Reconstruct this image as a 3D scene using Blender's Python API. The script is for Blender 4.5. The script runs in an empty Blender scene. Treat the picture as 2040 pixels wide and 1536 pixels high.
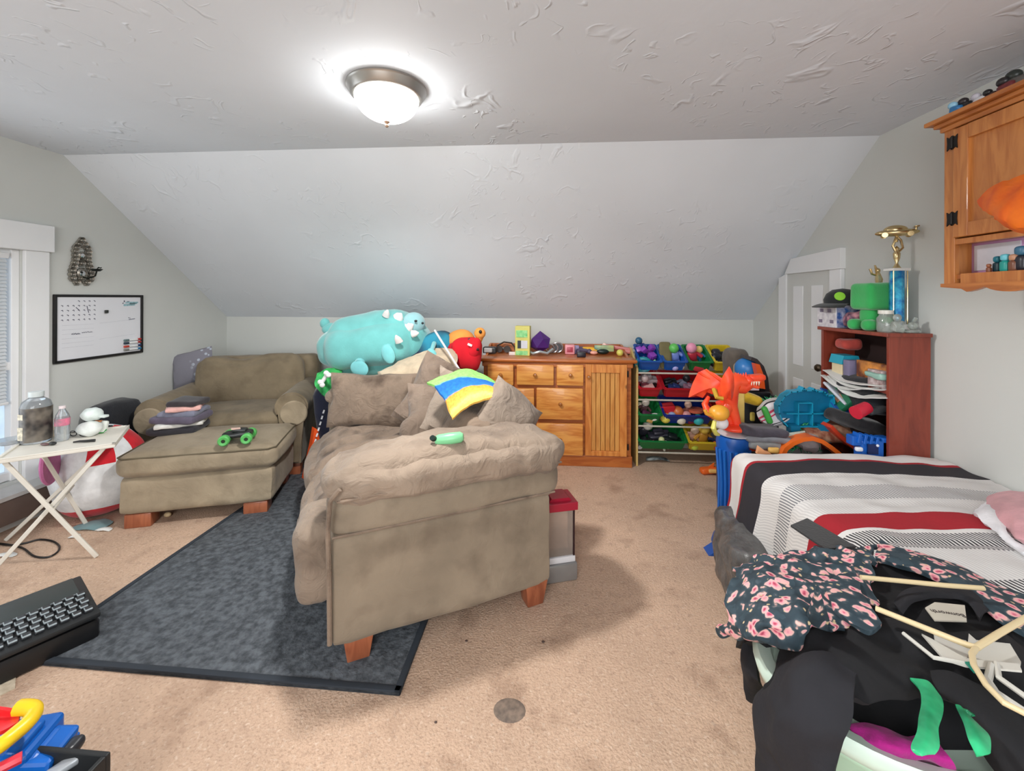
import bpy, bmesh, math, random
from mathutils import Vector, Matrix, Euler, noise as mnoise
random.seed(7)
S = bpy.context.scene
COL = S.collection
PI = math.pi
# ---------------------------------------------------------------- camera
F, YAW, HZ, ROLL, EYE = 840.0, .0733, 594.7, .003, 1.4
cd = bpy.data.cameras.new('camera')
cam = bpy.data.objects.new('camera', cd)
COL.objects.link(cam)
cam.location = (0, 0, EYE)
cam.rotation_euler = (Matrix.Rotation(YAW, 4, 'Z') @ Matrix.Rotation(PI/2, 4, 'X') @ Matrix.Rotation(ROLL, 4, 'Z')).to_euler()
cd.sensor_width = 36; cd.lens = 36*F/2040
cd.shift_y = -(768-HZ)/2040
cd.clip_start = .02
S.camera = cam
# ---------------------------------------------------------------- world, lights, exposure
W = bpy.data.worlds.new('sky'); S.world = W; W.use_nodes = True
bg = W.node_tree.nodes['Background']; bg.inputs[0].default_value = (.75, .86, 1, 1); bg.inputs[1].default_value = 2.2
def area(name, loc, rot, sx, sy, power, col=(1, 1, 1)):
    l = bpy.data.lights.new(name, 'AREA'); l.shape = 'RECTANGLE'; l.size = sx; l.size_y = sy
    l.energy = power; l.color = col
    o = bpy.data.objects.new(name, l); COL.objects.link(o); o.location = loc; o.rotation_euler = rot
    return o
# added, unseen soft fill from behind the camera; then daylight from the left window
area('rear_fill', (-.4, -2.35, 1.45), (PI/2, 0, 0), 2.6, 1.5, 78, (.93, .97, 1))
area('window_daylight_left', (-3.12, 1.62, 1.1), (0, -PI/2, 0), 1.3, .8, 6, (.9, .96, 1))
S.view_settings.view_transform = 'Standard'; S.view_settings.look = 'None'
S.view_settings.gamma = 1; S.view_settings.use_curve_mapping = False
S.view_settings.exposure = 0.26
LAMP_W = 26
# ---------------------------------------------------------------- measuring helpers: a photo point on a real plane
def ray(px, py):
    a = px-1020; b = py-HZ; c, s = math.cos(-ROLL), math.sin(-ROLL)
    a, b = c*a-s*b, s*a+c*b
    r = a/F; u = -b/F; c, s = math.cos(YAW), math.sin(YAW)
    return Vector((c*r-s, s*r+c, u))
def fz(px, py, z=0.):
    d = ray(px, py); return Vector((0, 0, EYE))+d*((z-EYE)/d.z)
def fy(px, py, Y):
    d = ray(px, py); return Vector((0, 0, EYE))+d*(Y/d.y)
def fx(px, py, X):
    d = ray(px, py); return Vector((0, 0, EYE))+d*(X/d.x)
# ---------------------------------------------------------------- materials
def lin(c):
    c = c/255.; return c/12.92 if c <= .04045 else ((c+.055)/1.055)**2.4
def rgb(c): return (lin(c[0]), lin(c[1]), lin(c[2]), 1)
_mc = {}
def M(name, c, rough=.6, metal=0., var=.12, vs=6., bump=0., bs=60., c2=None, emit=0, trans=0, sheen=0, coat=0, alpha=1, detail=4, dist=.003):
    key = (name, c)
    if key in _mc: return _mc[key]
    m = bpy.data.materials.new(name); m.use_nodes = True; _mc[key] = m
    nt = m.node_tree; N = nt.nodes; L = nt.links; b = N['Principled BSDF']
    b.inputs['Roughness'].default_value = rough; b.inputs['Metallic'].default_value = metal
    if trans: b.inputs['Transmission Weight'].default_value = trans
    if sheen: b.inputs['Sheen Weight'].default_value = sheen
    if coat: b.inputs['Coat Weight'].default_value = coat
    b.inputs['Alpha'].default_value = alpha
    tc = N.new('ShaderNodeTexCoord'); nz = N.new('ShaderNodeTexNoise'); nz.inputs['Scale'].default_value = vs; nz.inputs['Detail'].default_value = detail
    L.new(tc.outputs['Object'], nz.inputs['Vector'])
    cr = N.new('ShaderNodeValToRGB'); L.new(nz.outputs['Fac'], cr.inputs[0])
    A = rgb(c); B = rgb(c2) if c2 else tuple(min(1, x*(1+var)) for x in A[:3])+(1,)
    A2 = A if c2 else tuple(x*(1-var) for x in A[:3])+(1,)
    cr.color_ramp.elements[0].position = .35; cr.color_ramp.elements[1].position = .65
    cr.color_ramp.elements[0].color = A2; cr.color_ramp.elements[1].color = B
    L.new(cr.outputs[0], b.inputs['Base Color'])
    if emit:
        b.inputs['Emission Color'].default_value = A; b.inputs['Emission Strength'].default_value = emit
    if bump:
        n2 = N.new('ShaderNodeTexNoise'); n2.inputs['Scale'].default_value = bs; n2.inputs['Detail'].default_value = 5
        L.new(tc.outputs['Object'], n2.inputs['Vector'])
        bp = N.new('ShaderNodeBump'); bp.inputs['Strength'].default_value = bump; bp.inputs['Distance'].default_value = dist
        L.new(n2.outputs['Fac'], bp.inputs['Height']); L.new(bp.outputs[0], b.inputs['Normal'])
    return m
def plastic(c, rough=.35): return M('plastic', c, rough, var=.04)
def fabric(c, **k): return M('fabric', c, .9, var=.14, vs=14, bump=.5, bs=120, sheen=.2, **k)
def nodes(m): return m.node_tree.nodes, m.node_tree.links, m.node_tree.nodes['Principled BSDF']
def plaster(name, c, amt, sc):
    m = M(name, c, .75, var=.025, vs=1.5); N, L, b = nodes(m)
    tc = N.new('ShaderNodeTexCoord')
    warp = N.new('ShaderNodeTexNoise'); warp.inputs['Scale'].default_value = 2.2; warp.inputs['Detail'].default_value = 3
    L.new(tc.outputs['Object'], warp.inputs['Vector'])
    vm = N.new('ShaderNodeVectorMath'); vm.operation = 'MULTIPLY_ADD'; vm.inputs[1].default_value = (.55,)*3
    L.new(warp.outputs['Color'], vm.inputs[0]); L.new(tc.outputs['Object'], vm.inputs[2])
    mp = N.new('ShaderNodeMapping'); mp.inputs['Rotation'].default_value = (0, 0, .7); mp.inputs['Scale'].default_value = (1, .55, 1)
    L.new(vm.outputs[0], mp.inputs[0])
    def strokes(scale, width, dist):
        n = N.new('ShaderNodeTexNoise'); n.inputs['Scale'].default_value = scale; n.inputs['Detail'].default_value = 2.5; n.inputs['Distortion'].default_value = dist
        L.new(mp.outputs[0], n.inputs['Vector'])
        a = N.new('ShaderNodeMath'); a.operation = 'SUBTRACT'; a.inputs[1].default_value = .5; L.new(n.outputs['Fac'], a.inputs[0])
        c_ = N.new('ShaderNodeMath'); c_.operation = 'ABSOLUTE'; L.new(a.outputs[0], c_.inputs[0])
        r = N.new('ShaderNodeMapRange'); r.interpolation_type = 'SMOOTHSTEP'; r.inputs[1].default_value = width; r.inputs[2].default_value = 0; L.new(c_.outputs[0], r.inputs[0])
        k = N.new('ShaderNodeTexNoise'); k.inputs['Scale'].default_value = scale*1.7; k.inputs['Detail'].default_value = 2; L.new(tc.outputs['Object'], k.inputs['Vector'])
        g = N.new('ShaderNodeMapRange'); g.inputs[1].default_value = .52; g.inputs[2].default_value = .62; L.new(k.outputs['Fac'], g.inputs[0])
        x = N.new('ShaderNodeMath'); x.operation = 'MULTIPLY'; L.new(r.outputs[0], x.inputs[0]); L.new(g.outputs[0], x.inputs[1]); return x
    s1 = strokes(sc, .022, .6); s2 = strokes(sc*2.6, .03, .4)
    mask = N.new('ShaderNodeTexNoise'); mask.inputs['Scale'].default_value = 1.3; mask.inputs['Detail'].default_value = 2
    L.new(tc.outputs['Object'], mask.inputs['Vector'])
    r2 = N.new('ShaderNodeMapRange'); r2.inputs[1].default_value = .44; r2.inputs[2].default_value = .56
    L.new(mask.outputs['Fac'], r2.inputs[0])
    h2 = N.new('ShaderNodeMath'); h2.operation = 'MULTIPLY_ADD'; h2.inputs[1].default_value = .6; L.new(s2.outputs[0], h2.inputs[0]); L.new(s1.outputs[0], h2.inputs[2])
    mu = N.new('ShaderNodeMath'); mu.operation = 'MULTIPLY'; L.new(h2.outputs[0], mu.inputs[0]); L.new(r2.outputs[0], mu.inputs[1])
    lo = N.new('ShaderNodeTexNoise'); lo.inputs['Scale'].default_value = 5; lo.inputs['Detail'].default_value = 3
    L.new(mp.outputs[0], lo.inputs['Vector'])
    ad = N.new('ShaderNodeMath'); ad.operation = 'MULTIPLY_ADD'; ad.inputs[1].default_value = .35
    L.new(lo.outputs['Fac'], ad.inputs[0]); L.new(mu.outputs[0], ad.inputs[2])
    bp = N.new('ShaderNodeBump'); bp.inputs['Strength'].default_value = amt; bp.inputs['Distance'].default_value = .02
    L.new(ad.outputs[0], bp.inputs['Height']); L.new(bp.outputs[0], b.inputs['Normal'])
    return m
def carpet():
    m = M('carpet', (204, 173, 149), .95, var=.1, vs=2.2, detail=6); N, L, b = nodes(m)
    tc = N.new('ShaderNodeTexCoord')
    base = b.inputs['Base Color'].links[0].from_socket
    def layer(prev, scale, p0, p1, col, fac, detail=3):
        n = N.new('ShaderNodeTexNoise'); n.inputs['Scale'].default_value = scale; n.inputs['Detail'].default_value = detail
        L.new(tc.outputs['Object'], n.inputs['Vector'])
        r = N.new('ShaderNodeMapRange'); r.inputs[1].default_value = p0; r.inputs[2].default_value = p1; r.inputs[4].default_value = fac
        L.new(n.outputs['Fac'], r.inputs[0])
        x = N.new('ShaderNodeMix'); x.data_type = 'RGBA'; L.new(r.outputs[0], x.inputs[0]); L.new(prev, x.inputs[6]); x.inputs[7].default_value = rgb(col)
        return x.outputs[2]
    p = layer(base, 95, .52, .68, (156, 126, 104), .5, 5)
    p = layer(p, 70, .56, .72, (232, 212, 192), .5, 4)
    p = layer(p, 22, .58, .7, (150, 122, 104), .35, 5)
    p = layer(p, 4.5, .54, .72, (128, 98, 78), .55, 6)
    L.new(p, b.inputs['Base Color'])
    n2 = N.new('ShaderNodeTexNoise'); n2.inputs['Scale'].default_value = 120; n2.inputs['Detail'].default_value = 4; L.new(tc.outputs['Object'], n2.inputs['Vector'])
    bp = N.new('ShaderNodeBump'); bp.inputs['Strength'].default_value = .7; bp.inputs['Distance'].default_value = .008
    L.new(n2.outputs['Fac'], bp.inputs['Height']); L.new(bp.outputs[0], b.inputs['Normal'])
    return m
def wood(name, c, c2, axis=0, rough=.35, knots=True):
    m = M(name, c, rough, coat=.25); N, L, b = nodes(m)
    tc = N.new('ShaderNodeTexCoord'); mp = N.new('ShaderNodeMapping')
    sc = [9., 9., 9.]; sc[axis] = 1.3; mp.inputs['Scale'].default_value = sc
    L.new(tc.outputs['Object'], mp.inputs[0])
    n = N.new('ShaderNodeTexNoise'); n.inputs['Scale'].default_value = 2.6; n.inputs['Detail'].default_value = 6; n.inputs['Distortion'].default_value = 1.2
    L.new(mp.outputs[0], n.inputs['Vector'])
    cr = N.new('ShaderNodeValToRGB'); L.new(n.outputs['Fac'], cr.inputs[0])
    cr.color_ramp.elements[0].position = .36; cr.color_ramp.elements[0].color = rgb(c2)
    cr.color_ramp.elements[1].position = .6; cr.color_ramp.elements[1].color = rgb(c)
    out = cr.outputs[0]
    if knots:
        v = N.new('ShaderNodeTexVoronoi'); v.inputs['Scale'].default_value = 4.2; L.new(tc.outputs['Object'], v.inputs['Vector'])
        r = N.new('ShaderNodeMapRange'); r.inputs[1].default_value = .1; r.inputs[2].default_value = .04; r.inputs[4].default_value = .75
        L.new(v.outputs['Distance'], r.inputs[0])
        x = N.new('ShaderNodeMix'); x.data_type = 'RGBA'; L.new(r.outputs[0], x.inputs[0]); L.new(out, x.inputs[6]); x.inputs[7].default_value = rgb((96, 48, 20))
        out = x.outputs[2]
    L.new(out, b.inputs['Base Color'])
    return m
def suede(name, c, stain=(96, 82, 68), fac=.55, wr=.8):
    m = M(name, c, .95, var=.16, vs=3.5, detail=6, sheen=.1); N, L, b = nodes(m)
    tc = N.new('ShaderNodeTexCoord'); base = b.inputs['Base Color'].links[0].from_socket
    n = N.new('ShaderNodeTexNoise'); n.inputs['Scale'].default_value = 6; n.inputs['Detail'].default_value = 6; L.new(tc.outputs['Object'], n.inputs['Vector'])
    r = N.new('ShaderNodeMapRange'); r.inputs[1].default_value = .5; r.inputs[2].default_value = .7; r.inputs[4].default_value = fac
    L.new(n.outputs['Fac'], r.inputs[0])
    x = N.new('ShaderNodeMix'); x.data_type = 'RGBA'; L.new(r.outputs[0], x.inputs[0]); L.new(base, x.inputs[6]); x.inputs[7].default_value = rgb(stain)
    L.new(x.outputs[2], b.inputs['Base Color'])
    n2 = N.new('ShaderNodeTexNoise'); n2.inputs['Scale'].default_value = 11; n2.inputs['Detail'].default_value = 5; n2.inputs['Distortion'].default_value = 1.2
    L.new(tc.outputs['Object'], n2.inputs['Vector'])
    bp = N.new('ShaderNodeBump'); bp.inputs['Strength'].default_value = wr; bp.inputs['Distance'].default_value = .025
    L.new(n2.outputs['Fac'], bp.inputs['Height']); L.new(bp.outputs[0], b.inputs['Normal'])
    return m
# ---------------------------------------------------------------- mesh builder
def R3(rot): return Euler(rot).to_matrix() if rot else Matrix.Identity(3)
class MB:
    def __init__(s): s.b = bmesh.new(); s.mi = 0
    def _fin(s, vs, fs=None):
        vset = set(vs)
        for v in vs:
            for f in v.link_faces: f.material_index = s.mi
    def box(s, c, d, rot=None, bev=0.):
        r = bmesh.ops.create_cube(s.b, size=1); vs = r['verts']; m = R3(rot); c = Vector(c)
        for v in vs: v.co = Vector((v.co.x*d[0], v.co.y*d[1], v.co.z*d[2]))
        if bev:
            es = list({e for v in vs for e in v.link_edges})
            q = bmesh.ops.bevel(s.b, geom=es, offset=min(bev, min(d)*.45), segments=2, affect='EDGES', profile=.5)
            vs = list({v for f in q['faces'] for v in f.verts} | {v for v in vs if v.is_valid})
        for v in vs: v.co = m @ v.co+c
        s._fin(vs); return vs
    def rbox(s, c, d, r=.05, n=8, rot=None, bulge=0., nz=0., ns=6., seed=0., pinch=0.):
        """soft rounded block: a subdivided cube rounded to radius r, bulged and wrinkled"""
        B2 = bmesh.new(); q = bmesh.ops.create_cube(B2, size=2); es = list({e for v in q['verts'] for e in v.link_edges})
        bmesh.ops.subdivide_edges(B2, edges=es, cuts=n, use_grid_fill=True)
        vs = list(B2.verts)
        m = R3(rot); c = Vector(c); h = Vector(d)/2; sd = Vector((seed, seed*1.7, seed*.3))
        r = min(r, min(h)*.98)
        # concentrate vertices toward the corners
        for v in vs:
            u = v.co.copy()
            p = Vector([math.copysign(abs(t)**.75, t) for t in u]); P = Vector((p.x*h.x, p.y*h.y, p.z*h.z))
            inn = Vector([max(-(h[i]-r), min(h[i]-r, P[i])) for i in range(3)])
            dd = P-inn
            if dd.length > 1e-7:
                dd.normalize(); P = inn+dd*r
            if bulge:
                for i in range(3):
                    a, b_ = [j for j in range(3) if j != i]
                    P[i] += math.copysign(bulge*(1-u[a]**2)*(1-u[b_]**2), u[i])*(abs(u[i])**3)
            if pinch:
                k = 1-pinch*(1-abs(p.x))*0; P = P*k
            if nz:
                w = P+sd; q_ = mnoise.noise_vector(w*ns)+.5*mnoise.noise_vector(w*ns*2.3)
                P = P+q_*nz
            v.co = m @ P+c
        for v in s.b.verts: v.tag = True
        tm = bpy.data.meshes.new('tmp'); B2.to_mesh(tm); B2.free(); s.b.from_mesh(tm); bpy.data.meshes.remove(tm)
        vs = [v for v in s.b.verts if not v.tag]
        s._fin(vs); return vs
    def cyl(s, p0, p1, r0, r1=None, n=16, caps=True):
        p0 = Vector(p0); p1 = Vector(p1); r1 = r0 if r1 is None else r1; d = p1-p0
        q = bmesh.ops.create_cone(s.b, cap_ends=caps, segments=n, radius1=r0, radius2=r1, depth=d.length)
        m = d.to_track_quat('Z', 'Y').to_matrix(); c = (p0+p1)/2
        for v in q['verts']: v.co = m @ v.co+c
        s._fin(q['verts']); return q['verts']
    def tube(s, pts, r, n=8, closed=False, rr=None):
        pts = [Vector(p) for p in pts]; k = len(pts); rings = []
        for i, p in enumerate(pts):
            a = pts[i-1] if (i > 0 or closed) else p; b_ = pts[(i+1) % k] if (i < k-1 or closed) else p
            t = (b_-a).normalized(); q = t.to_track_quat('Z', 'Y').to_matrix()
            if i and not closed or i:
                # keep frames aligned with the previous ring
                x = q @ Vector((1, 0, 0)); pr = rings[-1][1]; x2 = (pr-t*pr.dot(t))
                if x2.length > 1e-6: x = x2.normalized()
                y = t.cross(x)
            else:
                x = q @ Vector((1, 0, 0)); y = t.cross(x)
            rad = rr[i] if rr else r
            rings.append(([s.b.verts.new(p+(x*math.cos(2*PI*j/n)+y*math.sin(2*PI*j/n))*rad) for j in range(n)], x))
        R_ = [a for a, _ in rings]
        for i in range(k if closed else k-1):
            A, B = R_[i], R_[(i+1) % k]
            for j in range(n):
                f = s.b.faces.new((A[j], A[(j+1) % n], B[(j+1) % n], B[j])); f.material_index = s.mi
        if not closed:
            for A, fl in ((R_[0], True), (R_[-1], False)):
                f = s.b.faces.new(list(reversed(A)) if fl else A); f.material_index = s.mi
        return [v for A in R_ for v in A]
    def lathe(s, prof, c=(0, 0, 0), rot=None, n=24, sy=1.):
        m = R3(rot); c = Vector(c); rings = []
        for r, z in prof:
            rings.append([s.b.verts.new(m @ Vector((r*math.cos(2*PI*j/n), r*sy*math.sin(2*PI*j/n), z))+c) for j in range(n)])
        for A, B in zip(rings, rings[1:]):
            for j in range(n):
                f = s.b.faces.new((A[j], A[(j+1) % n], B[(j+1) % n], B[j])); f.material_index = s.mi
        for A, rev in ((rings[0], True), (rings[-1], False)):
            f = s.b.faces.new(list(reversed(A)) if rev else A); f.material_index = s.mi
    def ell(s, c, r, rot=None, nz=0., ns=5., seed=0., u=18, w=12, squash=1.):
        q = bmesh.ops.create_uvsphere(s.b, u_segments=u, v_segments=w, radius=1); m = R3(rot); c = Vector(c); sd = Vector((seed, seed*2.1, seed*.7))
        for v in q['verts']:
            p = v.co.copy()
            if squash != 1: p = Vector([math.copysign(abs(t)**squash, t) for t in p])
            P = Vector((p.x*r[0], p.y*r[1], p.z*r[2]))
            if nz: P += (mnoise.noise_vector((P+sd)*ns)+.5*mnoise.noise_vector((P+sd)*ns*2.4))*nz
            v.co = m @ P+c
        s._fin(q['verts']); return q['verts']
    def prism(s, poly, h, org=(0, 0, 0), ax=(1, 0, 0), ay=(0, 0, 1)):
        """polygon (2-D) in the plane ax/ay through org, extruded by h along ax x ay"""
        o = Vector(org); ax = Vector(ax); ay = Vector(ay); n = ax.cross(ay).normalized()
        A = [s.b.verts.new(o+ax*x+ay*y) for x, y in poly]; B = [s.b.verts.new(o+ax*x+ay*y+n*h) for x, y in poly]
        fs = [s.b.faces.new(list(reversed(A))), s.b.faces.new(B)]
        k = len(poly)
        for i in range(k): fs.append(s.b.faces.new((A[i], A[(i+1) % k], B[(i+1) % k], B[i])))
        for f in fs: f.material_index = s.mi
        return A+B
    def grid(s, fn, nu, nv, th=0.):
        """surface fn(u,v) (u,v in 0..1) with real thickness th"""
        V = [[s.b.verts.new(Vector(fn(i/nu, j/nv))) for j in range(nv+1)] for i in range(nu+1)]
        uvl = s.b.loops.layers.uv.verify(); fs = []
        for i in range(nu):
            for j in range(nv):
                f = s.b.faces.new((V[i][j], V[i+1][j], V[i+1][j+1], V[i][j+1])); f.material_index = s.mi; fs.append(f)
                for lp, (a, b_) in zip(f.loops, ((i, j), (i+1, j), (i+1, j+1), (i, j+1))): lp[uvl].uv = (a/nu, b_/nv)
        if th:
            bmesh.ops.recalc_face_normals(s.b, faces=fs)
            bmesh.ops.solidify(s.b, geom=fs, thickness=th)
        return V
    def patch(s, ctrl, nu=24, nv=24, th=.006, nz=.0, ns=6., seed=0.):
        """smooth sheet through rows of control points"""
        def cr(P, t):
            k = len(P)-1; x = min(max(t*k, 0), k-1e-6); i = int(x); f = x-i
            p = [P[max(i-1, 0)], P[i], P[i+1], P[min(i+2, k)]]
            return .5*((2*p[1])+(p[2]-p[0])*f+(2*p[0]-5*p[1]+4*p[2]-p[3])*f*f+(3*p[1]-p[0]-3*p[2]+p[3])*f**3)
        C_ = [[Vector(q) for q in r] for r in ctrl]; sd = Vector((seed, -seed, seed*2))
        def fn(u, v):
            p = cr([cr(r, v) for r in C_], u)
            if nz: p = p+(mnoise.noise_vector(p*ns+sd)+.5*mnoise.noise_vector(p*ns*2.2+sd))*nz
            return p
        return s.grid(fn, nu, nv, th)
    def pillow(s, c, w, h, t, rot=None, n=14, nz=.008, ns=7., seed=0.):
        m = R3(rot); c = Vector(c); sd = Vector((seed, seed*2, 0)); side = []
        for sg in (1, -1):
            V = []
            for i in range(n+1):
                row = []
                for j in range(n+1):
                    a = 2*i/n-1; b_ = 2*j/n-1
                    k = ((1-a*a)*(1-b_*b_)); z = sg*t/2*(max(k, 0)**.42)
                    x = a*w/2*(1-.10*(1-b_*b_)*(abs(a)**3)*-0-.09*(1-abs(b_))*abs(a)**6); y = b_*h/2*(1-.09*(1-abs(a))*abs(b_)**6)
                    P = Vector((x, y, z)); edge = abs(a) > .999 or abs(b_) > .999
                    q = (mnoise.noise_vector(Vector((x, y, 0 if edge else z))*ns+sd))*nz*(1.6 if not edge else 1)
                    row.append(s.b.verts.new(m @ (P+q)+c))
                V.append(row)
            side.append(V)
            for i in range(n):
                for j in range(n):
                    a = (V[i][j], V[i+1][j], V[i+1][j+1], V[i][j+1])
                    f = s.b.faces.new(a if sg > 0 else tuple(reversed(a))); f.material_index = s.mi
        bmesh.ops.remove_doubles(s.b, verts=[v for V in side for i, r in enumerate(V) for j, v in enumerate(r) if i in (0, n) or j in (0, n)], dist=1e-5)
    def out(s, name, mats, parent=None, smooth=True, sub=0, label=None, angle=.7):
        bmesh.ops.recalc_face_normals(s.b, faces=s.b.faces[:])
        me = bpy.data.meshes.new(name); s.b.to_mesh(me); s.b.free()
        for m in (mats if isinstance(mats, (list, tuple)) else [mats]): me.materials.append(m)
        o = bpy.data.objects.new(name, me); COL.objects.link(o)
        if smooth:
            for p in me.polygons: p.use_smooth = True
            me.set_sharp_from_angle(angle=angle)
        if parent is not None: o.parent = parent
        if sub:
            md = o.modifiers.new('sub', 'SUBSURF'); md.levels = sub; md.render_levels = sub
        if label: o['label'] = label
        return o
def tag(o, label, cat, group=None):
    o['label'] = label; o['category'] = cat
    if group: o['group'] = group
    return o
def thing(name, label, cat, loc=(0, 0, 0), rz=0., group=None, rot=None):
    o = bpy.data.objects.new(name, None); COL.objects.link(o); o.empty_display_size = .05
    o.location = loc; o.rotation_euler = rot or (0, 0, rz)
    return tag(o, label, cat, group)
def struct(o): o['kind'] = 'structure'; return o
def one(mb, name, mat, label, cat, group=None, loc=None, rz=0., rot=None, **k):
    o = mb.out(name, mat, **k)
    if loc is not None: o.location = loc
    if rot: o.rotation_euler = rot
    elif rz: o.rotation_euler = (0, 0, rz)
    return tag(o, label, cat, group)
# ================================================================ THE ROOM
XL, XR, YB, YS, ZK, ZC, YF = -3.21, 1.95, 4.07, 2.6, 1.207, 2.353, -2.5
wallm = M('wall_paint', (204, 206, 202), .8, var=.015, vs=2, bump=.15, bs=25)
trimm = M('white_trim', (232, 233, 234), .4, var=.01)
m = MB(); m.box(((XL+XR)/2, (YB+YF)/2, -.05), (XR-XL+.4, YB-YF+.4, .1)); struct(m.out('floor', carpet(), smooth=False))
cm = plaster('ceiling_plaster', (220, 227, 236), .42, 2.6)
m = MB(); m.box(((XL+XR)/2, (YS+YF)/2, ZC+.05), (XR-XL+.4, YS-YF, .1)); struct(m.out('ceiling', cm, smooth=False))
m = MB(); m.prism([(YS, ZC), (YB+.02, ZK-.015), (YB+.12, ZK+.05), (YS+.02, ZC+.1)], XR-XL+.4, (XL-.2, 0, 0), (0, 1, 0), (0, 0, 1))
struct(m.out('ceiling_slope', plaster('slope_plaster', (222, 227, 233), .26, 2.8), smooth=False))
m = MB(); m.box(((XL+XR)/2, YB+.05, ZK/2), (XR-XL+.4, .1, ZK+.05)); struct(m.out('wall_back', wallm, smooth=False))
def sidewall(name, X, sg, hole=None):
    m = MB(); prof = [(YF, 0), (YB, 0), (YB, ZK), (YS, ZC), (YF, ZC)]
    if not hole: m.prism(prof, .1*sg, (X, 0, 0), (0, 1, 0), (0, 0, 1))
    else:
        y0, y1, z0, z1 = hole
        for pl in ([(YF, 0), (y0, 0), (y0, ZC), (YF, ZC)], [(y0, 0), (y1, 0), (y1, z0), (y0, z0)], [(y0, z1), (y1, z1), (y1, ZC), (y0, ZC)],
                   [(y1, 0), (YB, 0), (YB, ZK), (YS, ZC), (y1, ZC)]):
            m.prism(pl, .1*sg, (X, 0, 0), (0, 1, 0), (0, 0, 1))
    return struct(m.out(name, wallm, smooth=False))
WY0, WY1, WZ0, WZ1 = 1.45, 2.375, .28, 1.69
sidewall('wall_left', XL, -1, (WY0, WY1, WZ0, WZ1))
sidewall('wall_right', XR, 1)
m = MB(); m.box(((XL+XR)/2, YF-.05, ZC/2), (XR-XL+.4, .1, ZC+.1)); struct(m.out('wall_front', wallm, smooth=False))
# window on the left wall
w = bpy.data.objects.new('window_1', None); COL.objects.link(w); struct(w)
m = MB()
m.box((XL+.012, WY1+.065, (WZ0+WZ1)/2-.02), (.024, .13, WZ1-WZ0+.04), bev=.004); m.box((XL+.012, WY0-.065, (WZ0+WZ1)/2), (.024, .13, WZ1-WZ0), bev=.004)
m.box((XL+.018, (WY0+WY1)/2, WZ1+.085), (.036, WY1-WY0+.3, .17), bev=.005)
m.out('window_casing', trimm, w, smooth=False)
m = MB()
for y in (WY0+.02, WY1-.02): m.box((XL-.04, y, (WZ0+WZ1)/2), (.05, .04, WZ1-WZ0), bev=.004)
for z in (WZ0+.03, WZ1-.02, .98): m.box((XL-.045, (WY0+WY1)/2, z), (.04, WY1-WY0-.04, .05), bev=.004)
m.box((XL-.05, (WY0+WY1)/2, .62), (.02, .03, .66))
m.out('window_frame', trimm, w, smooth=False)
m = MB(); m.box((XL-.06, (WY0+WY1)/2, (WZ0+WZ1)/2), (.006, WY1-WY0-.06, WZ1-WZ0-.06)); m.out('pane', M('glass', (235, 242, 245), .03, trans=1, var=0), w, smooth=False)
bl = bpy.data.objects.new('blind', None); COL.objects.link(bl); bl.parent = w
slm = M('blind_slat', (225, 228, 230), .45, var=.02, trans=.25)
m = MB(); m.box((0, 0, 0), (.026, WY1-WY0-.11, .0022), rot=(0, .95, 0)); s0 = m.out('slat', slm, bl, smooth=False); s0.location = (XL-.016, (WY0+WY1)/2-.01, 1.62)
for k in range(1, 40):
    s1 = s0.copy(); COL.objects.link(s1); s1.location.z = 1.62-k*.0215
m = MB(); m.box((XL-.016, (WY0+WY1)/2-.01, 1.65), (.03, WY1-WY0-.1, .035), bev=.004); m.out('headrail', trimm, bl)
m = MB(); m.box((XL-.016, (WY0+WY1)/2-.01, 1.62-40*.0215), (.03, WY1-WY0-.1, .018), bev=.004); m.out('bottom_rail', trimm, bl)
# outside wall seen through the glass
m = MB(); m.box((XL-1.6, 1.9, 1.), (.1, 4.5, 3.)); struct(m.out('exterior_wall', M('render', (196, 200, 204), .9), smooth=False))
# baseboard heater
h = thing('baseboard_heater', 'long low white baseboard heater under the window on the left wall', 'heater', (XL, 1.9, 0))
m = MB(); m.prism([(0, .045), (.075, .06), (.08, .2), (.05, .235), (0, .235)], 1.5, (0, .72, 0), (1, 0, 0), (0, 0, 1)); m.out('cover', M('heater_brown', (108, 92, 84), .5), h, smooth=False)
m = MB(); m.prism([(0, .235), (.095, .21), (.1, .235), (.01, .262), (0, .262)], 1.52, (0, .73, 0), (1, 0, 0), (0, 0, 1)); m.out('top_lip', M('enamel', (196, 196, 194), .4), h, smooth=False)
m = MB(); m.box((.04, .66, .02), (.06, .02, .04)); m.box((.04, -.7, .02), (.06, .02, .04)); m.out('foot', M('enamel', (196, 196, 194), .4), h, smooth=False)
# door on the right wall
d = bpy.data.objects.new('door_1', None); COL.objects.link(d); struct(d)
pa = fx(1682, 545, XR); DY0 = 2.99; DY1 = 3.50; DZ = 1.6
ZH = 1.715
def slopez(y): return ZC-(y-YS)*(ZC-ZK)/(YB-YS)
m = MB()
m.box((XR-.014, DY0-.055, DZ/2), (.028, .11, DZ), bev=.004)
m.prism([(DY1, 0), (DY1+.1, 0), (DY1+.1, slopez(DY1+.1)), (DY1, min(DZ, slopez(DY1)))], -.028, (XR, 0, 0), (0, 1, 0), (0, 0, 1))
m.prism([(DY0-.115, DZ), (DY1+.0, DZ), (DY1-.08, min(ZH+.0, slopez(DY1-.08))), (DY0-.115, ZH+.02)], -.036, (XR, 0, 0), (0, 1, 0), (0, 0, 1))
m.out('door_casing', trimm, d, smooth=False)
doorm = M('door_paint', (205, 206, 202), .45, var=.01)
m = MB(); m.box((XR-.006, (DY0+DY1)/2, DZ/2), (.02, DY1-DY0, DZ)); m.out('door_leaf', doorm, d, smooth=False)
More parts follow.
